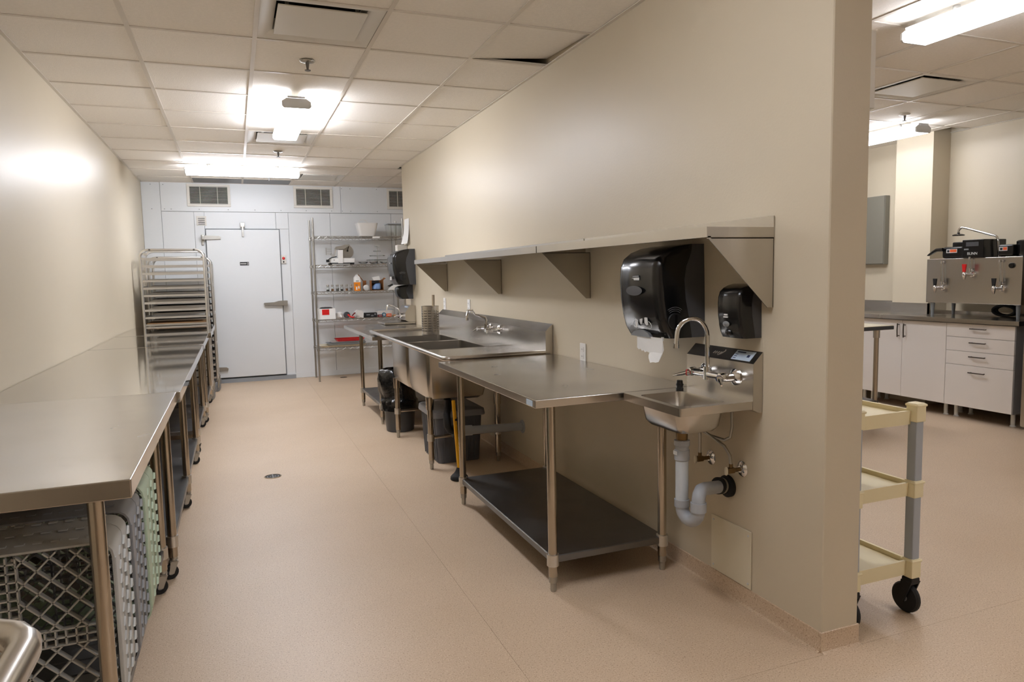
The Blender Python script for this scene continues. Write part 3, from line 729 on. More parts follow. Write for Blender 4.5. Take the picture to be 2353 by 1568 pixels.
# wall faucet
f = thing('sink_faucet', 'chrome two-handle faucet with long swing spout on the deep sink backsplash', 'faucet', (1.868, 5.12, .97))
fy, fz, fxx = 5.13, .985, 1.868
MB().cyl((1.80, fy-.115, fz), (1.80, fy+.115, fz), .017).cyl((1.80, fy, fz-.02), (1.80, fy, fz+.045), .02).build('body', 'chrome', f)
for s in (-1, 1):
    y = fy+s*.1
    MB().lathe([(.036, -.0005), (.036, -.006), (.026, -.016), (.016, -.02), (.016, -.075)], (fxx, y, fz), 20, 'x').build('flange', 'chrome', f)
    h = MB().cyl((1.80, y, fz), (1.755, y, fz), .015).cyl((1.765, y, fz+.004), (1.745, y+s*.06, fz-.02), .007, .005, 10).build('lever', 'chrome', f)
tp = XP(1073, 733, 1.60); t0 = XP(1075, 714, 1.62)
MB().tube([(1.80, fy, fz+.04), (1.80, fy, fz+.07), (1.79, fy+.005, fz+.09), (1.72, fy+.03, fz+.115), (t0.x+.03, t0.y-.02, t0.z), (t0.x, t0.y, t0.z), (tp.x, tp.y, tp.z+.02), tp], .0095, 12).cyl(tp+Vector((0, 0, .008)), tp-Vector((0, 0, .012)), .012).build('spout', 'chrome', f)
# drain line
f = thing('waste_pipe', 'grey plastic waste pipe under the deep sink, running into the partition', 'pipe', (1.65, 4.74, .27))
MB().cyl((1.923, 4.735, .285), (1.42, 4.735, .30), .03, n=20).build('pipe', 'pvc', f)
MB().cyl((1.46, 4.735, .299), (1.53, 4.735, .297), .037, n=20).build('coupling', 'pvc', f)
MB().lathe([(.05, -.0005), (.05, -.004), (.034, -.006), (.034, -.012)], (XW, 4.735, .285), 24, 'x').build('escutcheon', 'pvc', f)
MB().cyl((1.425, 4.735, .30), (1.385, 4.735, .301), .045, n=20).build('clamp_coupling', 'rubber', f)
MB().tube([(1.40, 4.735, .30), (1.37, 4.735, .31), (1.355, 4.74, .34), (1.36, 4.78, .41), (1.40, 4.88, .45), (1.44, 5.0, .47), (1.46, 5.1, .504)], .026, 14).build('trap_arm', 'black_matte', f)

# utensil basket standing on the far drainboard
bc = Vector((1.63, 6.17, zd+.001)); br_, bh = .078, .252
t = thing('utensil_basket', 'tall perforated stainless utensil basket standing on the far drainboard', 'basket', bc)
b = MB(); n, rows = 48, 34
vs = [Vector((bc.x+br_*math.cos(2*PI*i/n), bc.y+br_*math.sin(2*PI*i/n), bc.z+bh*j/rows)) for j in range(rows+1) for i in range(n)]
fs = []
for j in range(rows):
    for i in range(n):
        if 2 <= j < rows-3 and j % 3 == 1 and i % 4 < 3 and (i//4) % 6 != 5: continue
        fs.append((j*n+i, j*n+(i+1) % n, (j+1)*n+(i+1) % n, (j+1)*n+i))
b.add(vs, fs); b.lathe([(br_, 0), (br_, .002), (.001, .002), (.001, 0)], bc, 48, caps=False)
b.build('perforated_body', 'steel', t, 40)
MB().lathe([(br_-.001, bh-.004), (br_+.003, bh-.004), (br_+.003, bh+.002), (br_-.001, bh+.002), (br_-.001, bh-.004)], bc, 48, caps=False).build('rim', 'steel', t)
tag(MB().cyl((1.655, 6.15, zd+.006), (1.668, 6.19, 1.235), .013, n=14).build('whisk', 'steel_leg', None), 'whisk whose tubular metal handle sticks out of the perforated basket', 'whisk')

# ------------------------------------------------------------------ under the sink: storage bin, waste bin, plunger
t = thing('storage_bin', 'ribbed dark grey storage bin with lighter lid under the deep sink', 'bin', (1.48, 5.22, 0))
x0, x1, y0, y1 = 1.335, 1.70, 4.99, 5.44
b = MB()
b.loft([rrect(x0+.02, x1-.02, y0+.02, y1-.02, .03, .001), rrect(x0, x1, y0, y1, .03, .36)])
b.build('tub', 'tote_grey', t)
n = 9
for k in range(n):
    y = y0+.05+(y1-y0-.1)*k/(n-1)
    MB().loft([[Vector((x0+.018+a, y+c, .012)) for a, c in ((.006, -.008), (-.006, -.006), (-.006, .006), (.006, .008))], [Vector((x0+a, y+c, .34)) for a, c in ((.006, -.008), (-.006, -.006), (-.006, .006), (.006, .008))]]).build('rib', 'tote_grey', t, 0)
for k in range(6):
    x = x0+.06+(x1-x0-.12)*k/5
    MB().loft([[Vector((x+c, y0+.018+a, .012)) for a, c in ((.006, -.008), (-.006, -.006), (-.006, .006), (.006, .008))], [Vector((x+c, y0+a, .34)) for a, c in ((.006, -.008), (-.006, -.006), (-.006, .006), (.006, .008))]]).build('rib', 'tote_grey', t, 0)
b = MB(); b.loft([rrect(x0-.022, x1+.022, y0-.022, y1+.022, .04, .352), rrect(x0-.024, x1+.024, y0-.024, y1+.024, .042, .362), rrect(x0-.018, x1+.018, y0-.018, y1+.018, .04, .398), rrect(x0-.006, x1+.006, y0-.006, y1+.006, .035, .405)])
b.build('lid', 'tote_lid', t)
t = thing('waste_bin', 'round dark grey waste bin lined with a bulging black bag, by the far prep table', 'bin', (1.355, 6.33, 0))
cx, cy = 1.355, 6.33
b = MB(); b.lathe([(.12, .001), (.125, .004), (.148, .27), (.152, .275), (.152, .285), (.146, .285), (.12, .01), (.001, .008)], (cx, cy, 0), 32, caps=False); b.lathe([(.12, .001), (.001, .001)], (cx, cy, 0), 32, caps=False)
b.build('bin', 'grey_plastic', t)
def bag(cx, cy, prof, amp, seed, n=40):
    rnd = random.Random(seed); ph = [rnd.uniform(0, 6.3) for _ in range(8)]; b = MB(); rings = []
    for k, (r, z, ox, oy) in enumerate(prof):
        rings.append([Vector((cx+ox+math.cos(2*PI*i/n)*r*(1+amp*(math.sin(5*2*PI*i/n+ph[0]+k*.9)+.7*math.sin(9*2*PI*i/n+ph[1]-k*.6)+.5*math.sin(15*2*PI*i/n+ph[2]+k*2))),
                              cy+oy+math.sin(2*PI*i/n)*r*(1+amp*(math.sin(5*2*PI*i/n+ph[3]+k*.8)+.7*math.sin(8*2*PI*i/n+ph[4]-k*.5))), z+.3*amp*r*math.sin(7*2*PI*i/n+ph[5]+k))) for i in range(n)])
    return b.loft(rings)
bag(cx, cy, [(.178, .20, 0, 0), (.172, .225, 0, 0), (.166, .255, 0, 0), (.172, .285, 0, 0), (.16, .30, 0, .01), (.158, .33, 0, .015), (.168, .38, -.01, .03), (.175, .43, -.012, .035), (.172, .48, -.015, .04), (.160, .53, -.015, .04), (.140, .562, -.02, .04), (.115, .57, -.02, .03), (.095, .55, -.02, .03)], .034, 3, 64).build('liner_bag', 'bag', t, 60)
t = thing('plunger', 'plunger with black cup and yellow handle leaning by the prep table leg', 'plunger', (1.37, 4.57, 0))
px_, py_ = 1.375, 4.565
MB().lathe([(.058, .001), (.062, .006), (.06, .022), (.05, .034), (.036, .046), (.026, .06), (.02, .075), (.016, .085)], (px_, py_, 0), 28).build('cup', 'rubber', t)
MB().cyl((px_, py_, .08), (px_-.028, py_-.005, .555), .0125, .0125, 12).build('handle', 'yellow', t)
b = MB().cyl((px_-.0181, py_-.0035, .415), (px_-.019, py_-.0036, .43), .0132).build('grip_band', 'black_matte', t)

# ------------------------------------------------------------------ hand sink by the dispensers
t = thing('hand_sink', 'small stainless wall-hung hand sink below the paper and soap dispensers', 'sink', (XW, 2.42, .75))
hx0, hy0, hy1, zt = 1.537, 2.202, 2.622, .883
b = MB()
bx0, bx1, by0, by1 = 1.567, 1.785, 2.243, 2.548
o = rrect(hx0, 1.92, hy0, hy1, .008, zt); i_ = rrect(bx0, bx1, by0, by1, .03, zt-.001); o2 = rrect(hx0, 1.92, hy0, hy1, .008, zt-.032)
b.add(o+i_, [(k, (k+1) % 20, 20+(k+1) % 20, 20+k) for k in range(20)])
b.loft([o, o2], caps=False); i2 = rrect(hx0+.004, 1.916, hy0+.004, hy1-.004, .005, zt-.032); b.add(o2+i2, [(k, (k+1) % 20, 20+(k+1) % 20, 20+k) for k in range(20)]); b.loft([i2, rrect(hx0+.004, 1.916, hy0+.004, hy1-.004, .005, zt-.003)], caps=False)
b.build('rim_deck', 'steel', t)
bowl(bx0, bx1, by0, by1, zt-.001, .762, .035, .018, .003).build('basin', 'steel', t)
b = MB(); b.prism([(1.922, .836), (1.905, .834), (1.876, .85), (1.876, 1.031), (1.922, 1.076)], 'y', hy0-.001, 2.637); b.build('backsplash', 'steel', t, 0)
# label and small embossed mark on the sloped top
def slope_pt(y, f): return Vector((1.876+.046*f, y, 1.031+.045*f))
nrm = Vector((-.045, 0, .046)).normalized()
def slope_quad(name, y0, y1, f0, f1, m, par, lift):
    p = [slope_pt(y0, f0), slope_pt(y1, f0), slope_pt(y1, f1), slope_pt(y0, f1)]
    b = MB(); b.loft([[q+nrm*.0002 for q in p], [q+nrm*lift for q in p]]); return b.build(name, m, par, 0)
lb = slope_quad('maker_label', 2.232, 2.345, .14, .9, 'label_blue', t, .0008)
slope_quad('label_heading', 2.285, 2.335, .72, .82, 'ink', lb, .0012)
for k in range(3): slope_quad('label_line', 2.322, 2.34, .25+k*.15, .30+k*.15, 'ink', lb, .0012)
slope_quad('label_block', 2.25, 2.265, .42, .62, 'ink', lb, .0012)
b = MB(); b.tube([slope_pt(2.44, .3)+nrm*.001, slope_pt(2.425, .42)+nrm*.001, slope_pt(2.41, .7)+nrm*.001, slope_pt(2.413, .8)+nrm*.001], .0012, 5)
for k in range(4): b.tube([slope_pt(2.475-k*.014, .4)+nrm*.001, slope_pt(2.468-k*.014, .6)+nrm*.001], .001, 5)
b.build('embossed_mark', 'aluminium', t)
# gooseneck faucet
f = thing('hand_sink_faucet', 'chrome gooseneck faucet with two lever handles on the small hand sink', 'faucet', (1.876, 2.40, .95))
fz, fy, fx = .972, 2.405, 1.812
MB().cyl((fx, fy-.1, fz), (fx, fy+.1, fz), .015).cyl((fx, fy, fz-.022), (fx, fy, fz+.03), .017).build('body', 'chrome', f)
for s in (-1, 1):
    y = fy+s*.1
    MB().lathe([(.034, -.0005), (.034, -.005), (.026, -.013), (.017, -.018), (.017, -.06)], (1.876, y, fz-.004), 22, 'x').lathe([(.0001, -.086), (.016, -.082), (.019, -.07), (.019, -.055), (.015, -.045)], (1.876, y, fz), 18, 'x').build('valve', 'chrome', f)
    MB().cyl((1.805, y, fz-.004), (1.785, y+s*.012, fz-.006), .013).tube([(1.79, y+s*.01, fz-.005), (1.775, y+s*.03, fz-.012), (1.755, y+s*.065, fz-.022)], [.008, .0075, .004], 10).build('lever', 'chrome', f)
    MB().cyl((1.79, y+s*.006, fz-.005), (1.788, y+s*.009, fz-.005), .0142).build('index_ring', 'red' if s > 0 else 'ink', f)
arc = [(fx, fy, fz+.02), (fx, fy, fz+.16)]
R = .062; dirv = Vector((-.86, .50, 0)).normalized()
base = Vector((fx, fy, fz+.16))
for k in range(1, 13):
    a = PI*k/12*1.0; arc.append(base+dirv*(R-R*math.cos(a))+Vector((0, 0, R*math.sin(a)*1.15)))
arc.append(base+dirv*(2*R+.003)+Vector((0, 0, -.045)))
MB().tube(arc, .0095, 14).cyl(arc[-1]+Vector((0, 0, .012)), arc[-1]-Vector((0, 0, .006)), .0125).build('spout', 'chrome', f)
tag(MB().lathe([(.0001, 0), (.0165, 0), (.0165, .008), (.0145, .01), (.0145, .018), (.0165, .02), (.0165, .026), (.014, .028), (.013, .04), (.010, .043), (.0001, .043)], (1.792, 2.572, zt+.0005), 18).build('drain_stopper', 'black_plastic', None), 'small black drain stopper standing on the corner of the hand sink', 'stopper')
# trap and supplies
f = thing('sink_trap', 'grey plastic drain pipe and trap below the hand sink', 'pipe', (1.69, 2.40, .38))
dx, dy = 1.675, 2.388
MB().cyl((dx, dy, .7585), (dx, dy, .70), .026, .022, 18).build('tailpiece', 'brass', f)
MB().lathe([(.026, .712), (.032, .71), (.032, .69), (.028, .685), (.028, .672), (.031, .67), (.031, .63), (.027, .625)], (dx, dy, 0), 22).build('slip_nut', 'pvc', f)
MB().box(dx-.0325, dx-.031, dy-.012, dy+.014, .652, .668).build('nut_sticker', 'badge', f, 0)
MB().cyl((dx, dy, .63), (dx, dy, .45), .0265, n=22).build('drain_pipe', 'pvc_white', f)
MB().cyl((dx, dy, .462), (dx, dy, .432), .031, n=22).build('coupling', 'pvc', f)
ux, uy = dx+.022, dy-.082
bend = [Vector((dx, dy, .435))]
for k in range(1, 12):
    a = PI*k/11; m_ = Vector(((dx+ux)/2, (dy+uy)/2, .435)); h = Vector((dx-ux, dy-uy, 0))/2
    bend.append(m_+h*math.cos(a)-Vector((0, 0, .052*math.sin(a))))
MB().tube(bend, .027, 18).build('trap_bend', 'pvc', f)
MB().cyl((ux, uy, .430), (ux, uy, .468), .032, n=22).build('union_nut', 'pvc', f)
wy, wz = 2.402, .481
el = [Vector((ux, uy, .46)), Vector((ux, uy, .49)), Vector((ux+.012, uy+.008, .517)), Vector((ux+.04, uy+.025, .532)), Vector((ux+.08, uy+.045, .53)), Vector((ux+.13, uy+.07, .51)), Vector((1.90, wy, wz+.002))]
el = [Vector((ux, uy, .46)), Vector((ux, uy, .478)), Vector((ux+.008, uy+.006, .497)), Vector((ux+.028, uy+.02, .51)), Vector((ux+.055, uy+.035, .508)), Vector((ux+.1, uy+.058, .498)), Vector((1.90, wy, wz+.002))]
MB().tube(el, .027, 18).build('trap_elbow', 'pvc', f)
MB().cyl((1.856, wy-.01, wz+.012), (1.872, wy-.007, wz+.009), .036, n=22).build('rubber_ring', 'rubber', f)
MB().cyl((1.876, wy-.006, wz+.008), (1.886, wy-.004, wz+.006), .034, n=22).build('clamp_band', 'zinc', f)
MB().lathe([(.047, -.0005), (.047, -.016), (.034, -.024), (.034, -.03)], (XW, wy, wz), 26, 'x').build('wall_ring', 'rubber', f)
for k, (vy, tx, ty, lab) in enumerate(((2.524, 1.80, 2.445, 'brass stop valve with round chrome wall plate feeding the hand sink, above the trap elbow'), (2.316, 1.80, 2.36, 'brass stop valve with curved grey hose and chrome wall plate under the hand sink'))):
    q = thing('stop_valve', lab, 'valve', (XW, vy, .577), 'stop valves under the hand sink')
    MB().lathe([(.033, -.0005), (.033, -.003), (.026, -.009), (.013, -.014), (.013, -.016)], (XW, vy, .577), 24, 'x').build('wall_plate', 'chrome', q)
    MB().cyl((XW-.014, vy, .577), (XW-.075, vy, .577), .009).rbox(XW-.078, XW-.044, vy-.011, vy+.011, .566, .590, .004).cyl((XW-.06, vy, .588), (XW-.06, vy, .605), .008).build('body', 'brass', q)
    b = MB().lathe([(.002, 0), (.017, -.001), (.019, -.005), (.017, -.009), (.002, -.01)], (XW-.078, vy, .577), 14, 'x')
    for v in b.v: v.y = vy+(v.y-vy)*.45
    b.build('handle', 'cover_plate', q)
    if k == 0: pts = [(XW-.06, vy, .603), (XW-.06, vy, .69), (XW-.065, vy-.004, .71), (XW-.08, vy-.02, .735), (XW-.06, vy-.08, .79), (XW-.05, vy-.1, .828)]
    else: pts = [(XW-.06, vy, .603), (XW-.062, vy+.004, .64), (XW-.07, vy+.03, .675), (XW-.085, vy+.08, .70), (XW-.095, vy+.14, .718), (XW-.085, vy+.10, .705), (XW-.07, vy+.03, .70), (XW-.06, vy+.005, .715), (XW-.055, vy, .76), (XW-.05, vy+.01, .828)]
    MB().tube(pts, .0062, 10).build('supply_hose', 'zinc', q)

# second hand sink at the far end, dropped into the far prep table
t = thing('hand_sink', 'stainless hand sink set at the far end of the partition, below a black dispenser', 'sink', (XW, 8.05, .8))
hy0, hy1 = 7.92, 8.33
MB().rbox(1.56, 1.92, hy0, hy1, .866, .888, .004, 1).build('rim_deck', 'steel', t)
b = MB(); b.prism([(1.922, .888), (1.84, .888), (1.80, .91), (1.80, 1.0), (1.86, 1.075), (1.922, 1.075)], 'y', hy0, hy1).build('backsplash', 'steel', t, 0)
MB().box(1.835, 1.85, 7.99, 8.1, 1.0505, 1.0655).build('maker_label', 'label_blue', t, 0)
f = thing('hand_sink_faucet', 'chrome faucet with low swing spout on the far hand sink', 'faucet', (1.80, 8.1, .95))
MB().cyl((1.80, 8.02, .955), (1.765, 8.02, .955), .03).cyl((1.80, 8.18, .955), (1.765, 8.18, .955), .03).cyl((1.768, 8.0, .955), (1.768, 8.2, .955), .015).build('body', 'chrome', f)
MB().tube([(1.768, 8.1, .955), (1.768, 8.1, 1.02), (1.755, 8.1, 1.045), (1.70, 8.1, 1.07), (1.655, 8.1, 1.083), (1.637, 8.1, 1.08), (1.627, 8.1, 1.06), (1.625, 8.1, 1.025)], .009, 10).build('spout', 'chrome', f)
MB().cyl((1.77, 8.0, .955), (1.74, 7.96, .935), .008).build('lever', 'chrome', f); MB().cyl((1.77, 8.2, .955), (1.74, 8.24, .935), .008).build('lever', 'chrome', f)

# ------------------------------------------------------------------ floor drains
for k, (x, y, r, lab) in enumerate(((.183, 5.215, .059, 'round dark floor drain in the middle of the aisle'), (1.376, 10.1, .05, 'floor drain under the wire shelving'))):
    t = thing('floor_drain', lab, 'drain', (x, y, 0), 'round floor drains')
    MB().lathe([(r, 0.0002), (r, .0022), (r-.006, .003), (r-.006, .0002)], (x, y, 0), 32, caps=False).build('ring', 'brass', t)
    MB().lathe([(r-.006, .0003), (.0001, .0003)], (x, y, 0), 32, caps=False).build('well', 'dark_hole', t)
    b = MB(); b.box(x-r+.006, x+r-.006, y-.003, y+.003, .0006, .0024); b.box(x-.003, x+.003, y-r+.006, y+r-.006, .0006, .0024)
    for rr in (r*.35, r*.68):
        b.lathe([(rr-.003, .0006), (rr-.003, .0022), (rr+.003, .0022), (rr+.003, .0006)], (x, y, 0), 24, caps=False)
    b.build('grate', 'steel_dark', t)

# ------------------------------------------------------------------ wire shelving by the cooler wall
WX0, WX1, WY0, WY1 = 1.02, 2.24, 9.85, 10.30
SH = [1.975, 1.588, 1.222, .845, .455]
t = thing('wire_shelving', 'five-tier chrome wire shelving unit against the cooler wall', 'shelving', ((WX0+WX1)/2, (WY0+WY1)/2, 0))
for x in (WX0, WX1):
    for y in (WY0, WY1):
        b = MB().cyl((x, y, .02), (x, y, 2.22), .0127, n=12)
        for k in range(10): b.lathe([(.0127, 0), (.0133, .002), (.0127, .004)], (x, y, .35+k*.19), 12, caps=False)
        b.build('post', 'zinc', t); MB().lathe([(.0001, 0), (.014, 0), (.014, .01), (.008, .014), (.008, .022)], (x, y, 0), 12).build('foot', 'zinc', t)
b = MB()
for z in (0, -.033):
    for y in (WY0, WY1): b.box(WX0, WX1, y-.003, y+.003, z-.003, z+.003)
    for x in (WX0, WX1): b.box(x-.003, x+.003, WY0, WY1, z-.003, z+.003)
for y in (WY0, WY1):
    n = 26
    for k in range(n):
        xa, xb_ = WX0+(WX1-WX0)*k/n, WX0+(WX1-WX0)*(k+1)/n; za, zb2 = (0, -.033) if k % 2 == 0 else (-.033, 0)
        b.tube([(xa, y, za), (xb_, y, zb2)], .0032, 5)
for k in range(1, 48):
    x = WX0+(WX1-WX0)*k/48; b.box(x-.0018, x+.0018, WY0, WY1, -.001, .003)
for f in (.33, .66): b.box(WX0, WX1, WY0+(WY1-WY0)*f-.002, WY0+(WY1-WY0)*f+.002, -.006, -.001)
for x in (WX0, WX1):
    for y in (WY0, WY1): b.cyl((x, y, -.035), (x, y, .005), .019, .0165, 12)
w0 = b.build('wire_shelf', 'zinc', t); w0.location.z = SH[0]
for v in w0.data.vertices: v.co += OFF[t]-Vector(OFF[t])     # wires are drawn about z = 0
for z in SH[1:]: inst(w0, t, 'wire_shelf', (0, 0, z-SH[0]))
WYF = 9.93
# top shelf
zt = SH[0]+.0035
t = thing('storage_tub', 'white plastic tub with a loop handle on the top wire shelf', 'tub', (1.765, 10.03, zt))
b = MB(); b.loft([rrect(1.665, 1.875, 9.95, 10.12, .03, zt), rrect(1.625, 1.915, 9.91, 10.16, .04, zt+.185), rrect(1.631, 1.909, 9.916, 10.154, .036, zt+.185), rrect(1.67, 1.87, 9.955, 10.115, .028, zt+.006)]); b.build('tub', 'white_plastic', t)
MB().tube([(1.64, 9.915, zt+.18), (1.655, 9.905, zt+.215), (1.70, 9.9, zt+.228), (1.745, 9.905, zt+.215), (1.77, 9.912, zt+.18)], .005, 8).build('handle', 'white_plastic', t)
t = thing('clear_container', 'clear square plastic food container on the top wire shelf, half behind the partition', 'container', (2.15, 10.05, zt))
b = MB(); b.loft([rrect(2.07, 2.24, 9.93, 10.16, .02, zt), rrect(2.055, 2.255, 9.915, 10.175, .02, zt+.17), rrect(2.06, 2.25, 9.92, 10.17, .018, zt+.17), rrect(2.074, 2.236, 9.934, 10.156, .018, zt+.004)]); b.build('body', 'glass', t)
MB().rbox(2.05, 2.26, 9.91, 10.18, zt+.171, zt+.183, .004).build('lid', 'pvc_white', t)
tag(MB().box(1.815, 1.915, 9.838, 9.8455, SH[0]-.028, SH[0]-.004).build('shelf_tag', 'white_sheet', None, 0), 'blank white tag clipped to the edge of the top wire shelf', 'tag')
# slicer
zt = SH[1]+.0035
t = thing('meat_slicer', 'white and steel meat slicer on the second wire shelf', 'slicer', (1.4, 10.02, zt))
b = MB(); b.rbox(1.225, 1.575, 9.92, 10.14, zt+.022, zt+.09, .012).build('base', 'white_plastic', t)
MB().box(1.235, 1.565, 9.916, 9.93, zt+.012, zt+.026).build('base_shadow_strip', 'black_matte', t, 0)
for x in (1.25, 1.55):
    for y in (9.94, 10.12): MB().cyl((x, y, zt), (x, y, zt+.024), .015, .012).build('rubber_foot', 'rubber', t)
MB().prism([(1.345, zt+.02), (1.41, zt+.02), (1.415, zt+.2), (1.345, zt+.2)], 'y', 9.91, 9.95).build('column', 'white_plastic', t, 0)
MB().prism([(1.31, zt+.21), (1.325, zt+.245), (1.50, zt+.275), (1.515, zt+.262), (1.42, zt+.21)], 'y', 9.90, 10.0).build('carriage_cover', 'zinc', t, 0)
MB().prism([(1.32, zt+.235), (1.33, zt+.22), (1.305, zt+.115), (1.285, zt+.11), (1.26, zt+.15), (1.27, zt+.15), (1.29, zt+.125), (1.30, zt+.13)], 'y', 9.92, 10.08).build('product_tray', 'aluminium', t, 0)
MB().lathe([(.0001, 0), (.095, 0), (.1, -.004), (.095, -.012), (.06, -.016), (.0001, -.016)], (1.475, 10.05, zt+.175), 36, 'y').build('blade', 'zinc', t)
MB().lathe([(.101, -.008), (.106, -.014), (.101, -.02)], (1.475, 10.05, zt+.175), 36, 'y', caps=False).build('blade_guard', 'white_plastic', t)
MB().cyl((1.505, 9.95, zt+.27), (1.49, 9.99, zt+.195), .006).cyl((1.49, 9.99, zt+.2), (1.488, 9.99, zt+.18), .012).build('knob', 'black_plastic', t)
b = MB()
for k in range(7): b.box(1.20, 1.275, 10.0, 10.004, zt+.14+k*.013, zt+.145+k*.013)
b.box(1.196, 1.204, 9.998, 10.006, zt+.135, zt+.235).build('food_grid', 'zinc', t, 0)
MB().tube([(1.33, 9.93, zt+.11), (1.27, 9.92, zt+.1), (1.235, 9.91, zt+.085), (1.215, 9.905, zt+.07)], .006, 6).rbox(1.185, 1.225, 9.89, 9.93, zt+.035, zt+.07, .004).build('power_cord', 'black_matte', t)
MB().box(1.285, 1.30, 9.9185, 9.92, zt+.06, zt+.068).build('logo', 'black_matte', t, 0)
# glass tiered stand and glass dishes
t = thing('cake_stand', 'four-tier clear glass serving stand on the second wire shelf', 'stand', (1.905, 10.0, zt))
for r, z in ((.155, .055), (.11, .115), (.055, .18), (.035, .25)):
    b = MB(); n = 32
    rings = [[Vector((1.905+math.cos(2*PI*i/n)*q*(1+.04*math.cos(8*2*PI*i/n)), 10.02+math.sin(2*PI*i/n)*q*(1+.04*math.cos(8*2*PI*i/n)), zt+z+h)) for i in range(n)] for q, h in ((.004, 0), (r*.9, -.004), (r, .008), (r*.97, .010), (r*.86, .0), (.004, .004))]
    b.loft(rings, caps=False).build('plate', 'glass', t)
b = MB()
b.lathe([(.05, 0), (.052, .003), (.012, .012), (.005, .03), (.005, .25)], (1.905, 10.02, zt), 20).build('stem', 'zinc', t)
for k, (x, r) in enumerate(((1.70, .075), (1.83, .07), (1.98, .07))):
    b = MB(); b.lathe([(.03, 0), (.032, .004), (r, .035), (r-.003, .036), (.028, .008), (.0001, .007)], (x, 9.925 if k else 9.99, zt), 28, caps=False).lathe([(.03, 0), (.0001, 0)], (x, 9.925 if k else 9.99, zt), 28, caps=False)
    tag(b.build('glass_dish', 'glass', None), ('low clear glass dish between the slicer and the tiered stand', 'low clear glass dish in front of the tiered stand, closer to the slicer', 'low clear glass dish in front of the tiered stand, closer to the partition')[k], 'dish', 'glass dishes on the second wire shelf')
# third shelf: six glass jars, carton, tin, open box, white packet
zt = SH[2]+.0035
for k in range(6):
    x = 1.192+k*.0635; rr = random.uniform(.019, .023); hh = .09+random.uniform(-.006, .006); y = 9.93+.02*(k % 2)
    t = thing('shaker_jar', 'small clear glass jar in the row on the third wire shelf', 'jar', (x, y, zt), 'row of small glass jars on the third wire shelf')
    MB().lathe([(.0001, 0), (rr, 0), (rr+.001, .004), (rr, .045), (rr*.72, .06), (rr*.75, .066), (rr*.7, .066), (rr*.66, .06), (rr-.003, .044), (rr-.003, .004), (.0001, .003)], (x, y, zt), 18, caps=False).build('glass', 'glass', t)
    MB().lathe([(.0001, .094), (rr*.8, .092), (rr*.85, .086), (rr*.85, .067), (.0001, .067)], (x, y, zt), 18, caps=False).build('cap', 'zinc', t)
    MB().lathe([(.0001, .004), (rr-.004, .005), (rr-.004, .028+.008*(k % 3)), (.0001, .028+.008*(k % 3))], (x, y, zt), 16, caps=False).build('contents', ('black_matte', 'cardboard', 'cab_side')[k % 3], t)
t = thing('carton', 'white and orange gable-top carton on the third wire shelf', 'carton', (1.6, 9.96, zt))
MB().box(1.556, 1.636, 9.92, 10.0, zt, zt+.12).build('lower_body', 'orange', t, 0)
MB().prism([(1.556, zt+.12), (1.636, zt+.12), (1.636, zt+.185), (1.60, zt+.225), (1.592, zt+.225), (1.556, zt+.185)], 'y', 9.92, 10.0).build('upper_body', 'white_sheet', t, 0)
MB().box(1.575, 1.615, 9.9185, 9.92, zt+.13, zt+.142).box(1.565, 1.60, 9.9185, 9.92, zt+.075, zt+.085).build('print', 'grey_mid', t, 0)
MB().box(1.575, 1.59, 9.9185, 9.92, zt+.015, zt+.055).box(1.604, 1.622, 9.9185, 9.92, zt+.03, zt+.065).build('print', 'white_sheet', t, 0)
t = thing('serving_paddle', 'brown wooden paddle leaning against the cooler wall behind the carton', 'paddle', (1.67, 10.05, zt))
MB().tube([(1.63, 10.05, zt+.225), (1.70, 10.05, zt+.13)], .006, 6).build('handle', 'cardboard', t); MB().rbox(1.69, 1.74, 10.045, 10.055, zt, zt+.14, .003).build('blade', 'cardboard', t)
t = thing('round_tin', 'small round white tin lying on its side on the third wire shelf', 'tin', (1.71, 9.95, zt))
MB().lathe([(.0001, 0), (.036, 0), (.039, .004), (.039, .06), (.0001, .06)], (1.717, 9.91, zt+.039), 24, 'y', caps=False).build('can', 'white_plastic', t)
MB().lathe([(.034, -.001), (.03, -.003), (.0001, -.003)], (1.717, 9.91, zt+.039), 24, 'y', caps=False).build('end_face', 'badge', t)
t = thing('cardboard_box', 'open brown cardboard box stuffed with blue plastic wrap on the third wire shelf', 'box', (1.875, 9.99, zt))
MB().box(1.79, 1.96, 10.06, 10.064, zt, zt+.14).box(1.79, 1.794, 9.93, 10.06, zt, zt+.14).box(1.956, 1.96, 9.93, 10.06, zt, zt+.15).box(1.79, 1.96, 9.93, 10.064, zt, zt+.004).build('carton_body', 'cardboard', t, 0)
MB().loft([[Vector(p) for p in ((1.96, 9.93, zt+.14), (1.96, 10.06, zt+.14), (1.957, 10.06, zt+.14), (1.957, 9.93, zt+.14))], [Vector(p) for p in ((1.995, 9.92, zt+.165), (1.995, 10.05, zt+.175), (1.992, 10.05, zt+.177), (1.992, 9.92, zt+.167))]]).build('flap', 'cardboard', t, 0)
bag(1.865, 9.975, [(.03, zt+.006, 0, 0), (.062, zt+.02, 0, 0), (.058, zt+.06, .01, 0), (.045, zt+.09, .02, 0), (.02, zt+.105, .03, 0)], .08, 5, 24).build('plastic_wrap', 'blue_bag', t, 60)
b = MB(); b.loft([[Vector(p) for p in ((1.80, 9.925, zt+.18), (1.90, 9.925, zt+.2), (1.915, 9.926, zt+.145), (1.825, 9.926, zt+.138))], [Vector(p) for p in ((1.80, 9.928, zt+.18), (1.90, 9.928, zt+.2), (1.915, 9.929, zt+.145), (1.825, 9.929, zt+.138))]]).build('packing_slip', 'white_sheet', t, 0)
MB().box(1.795, 1.90, 9.935, 10.05, zt+.10, zt+.135).build('dark_tray', 'black_matte', t, 0)
t = thing('white_packet', 'crumpled white and black packet on the third wire shelf near the dispenser', 'packet', (2.09, 9.98, zt))
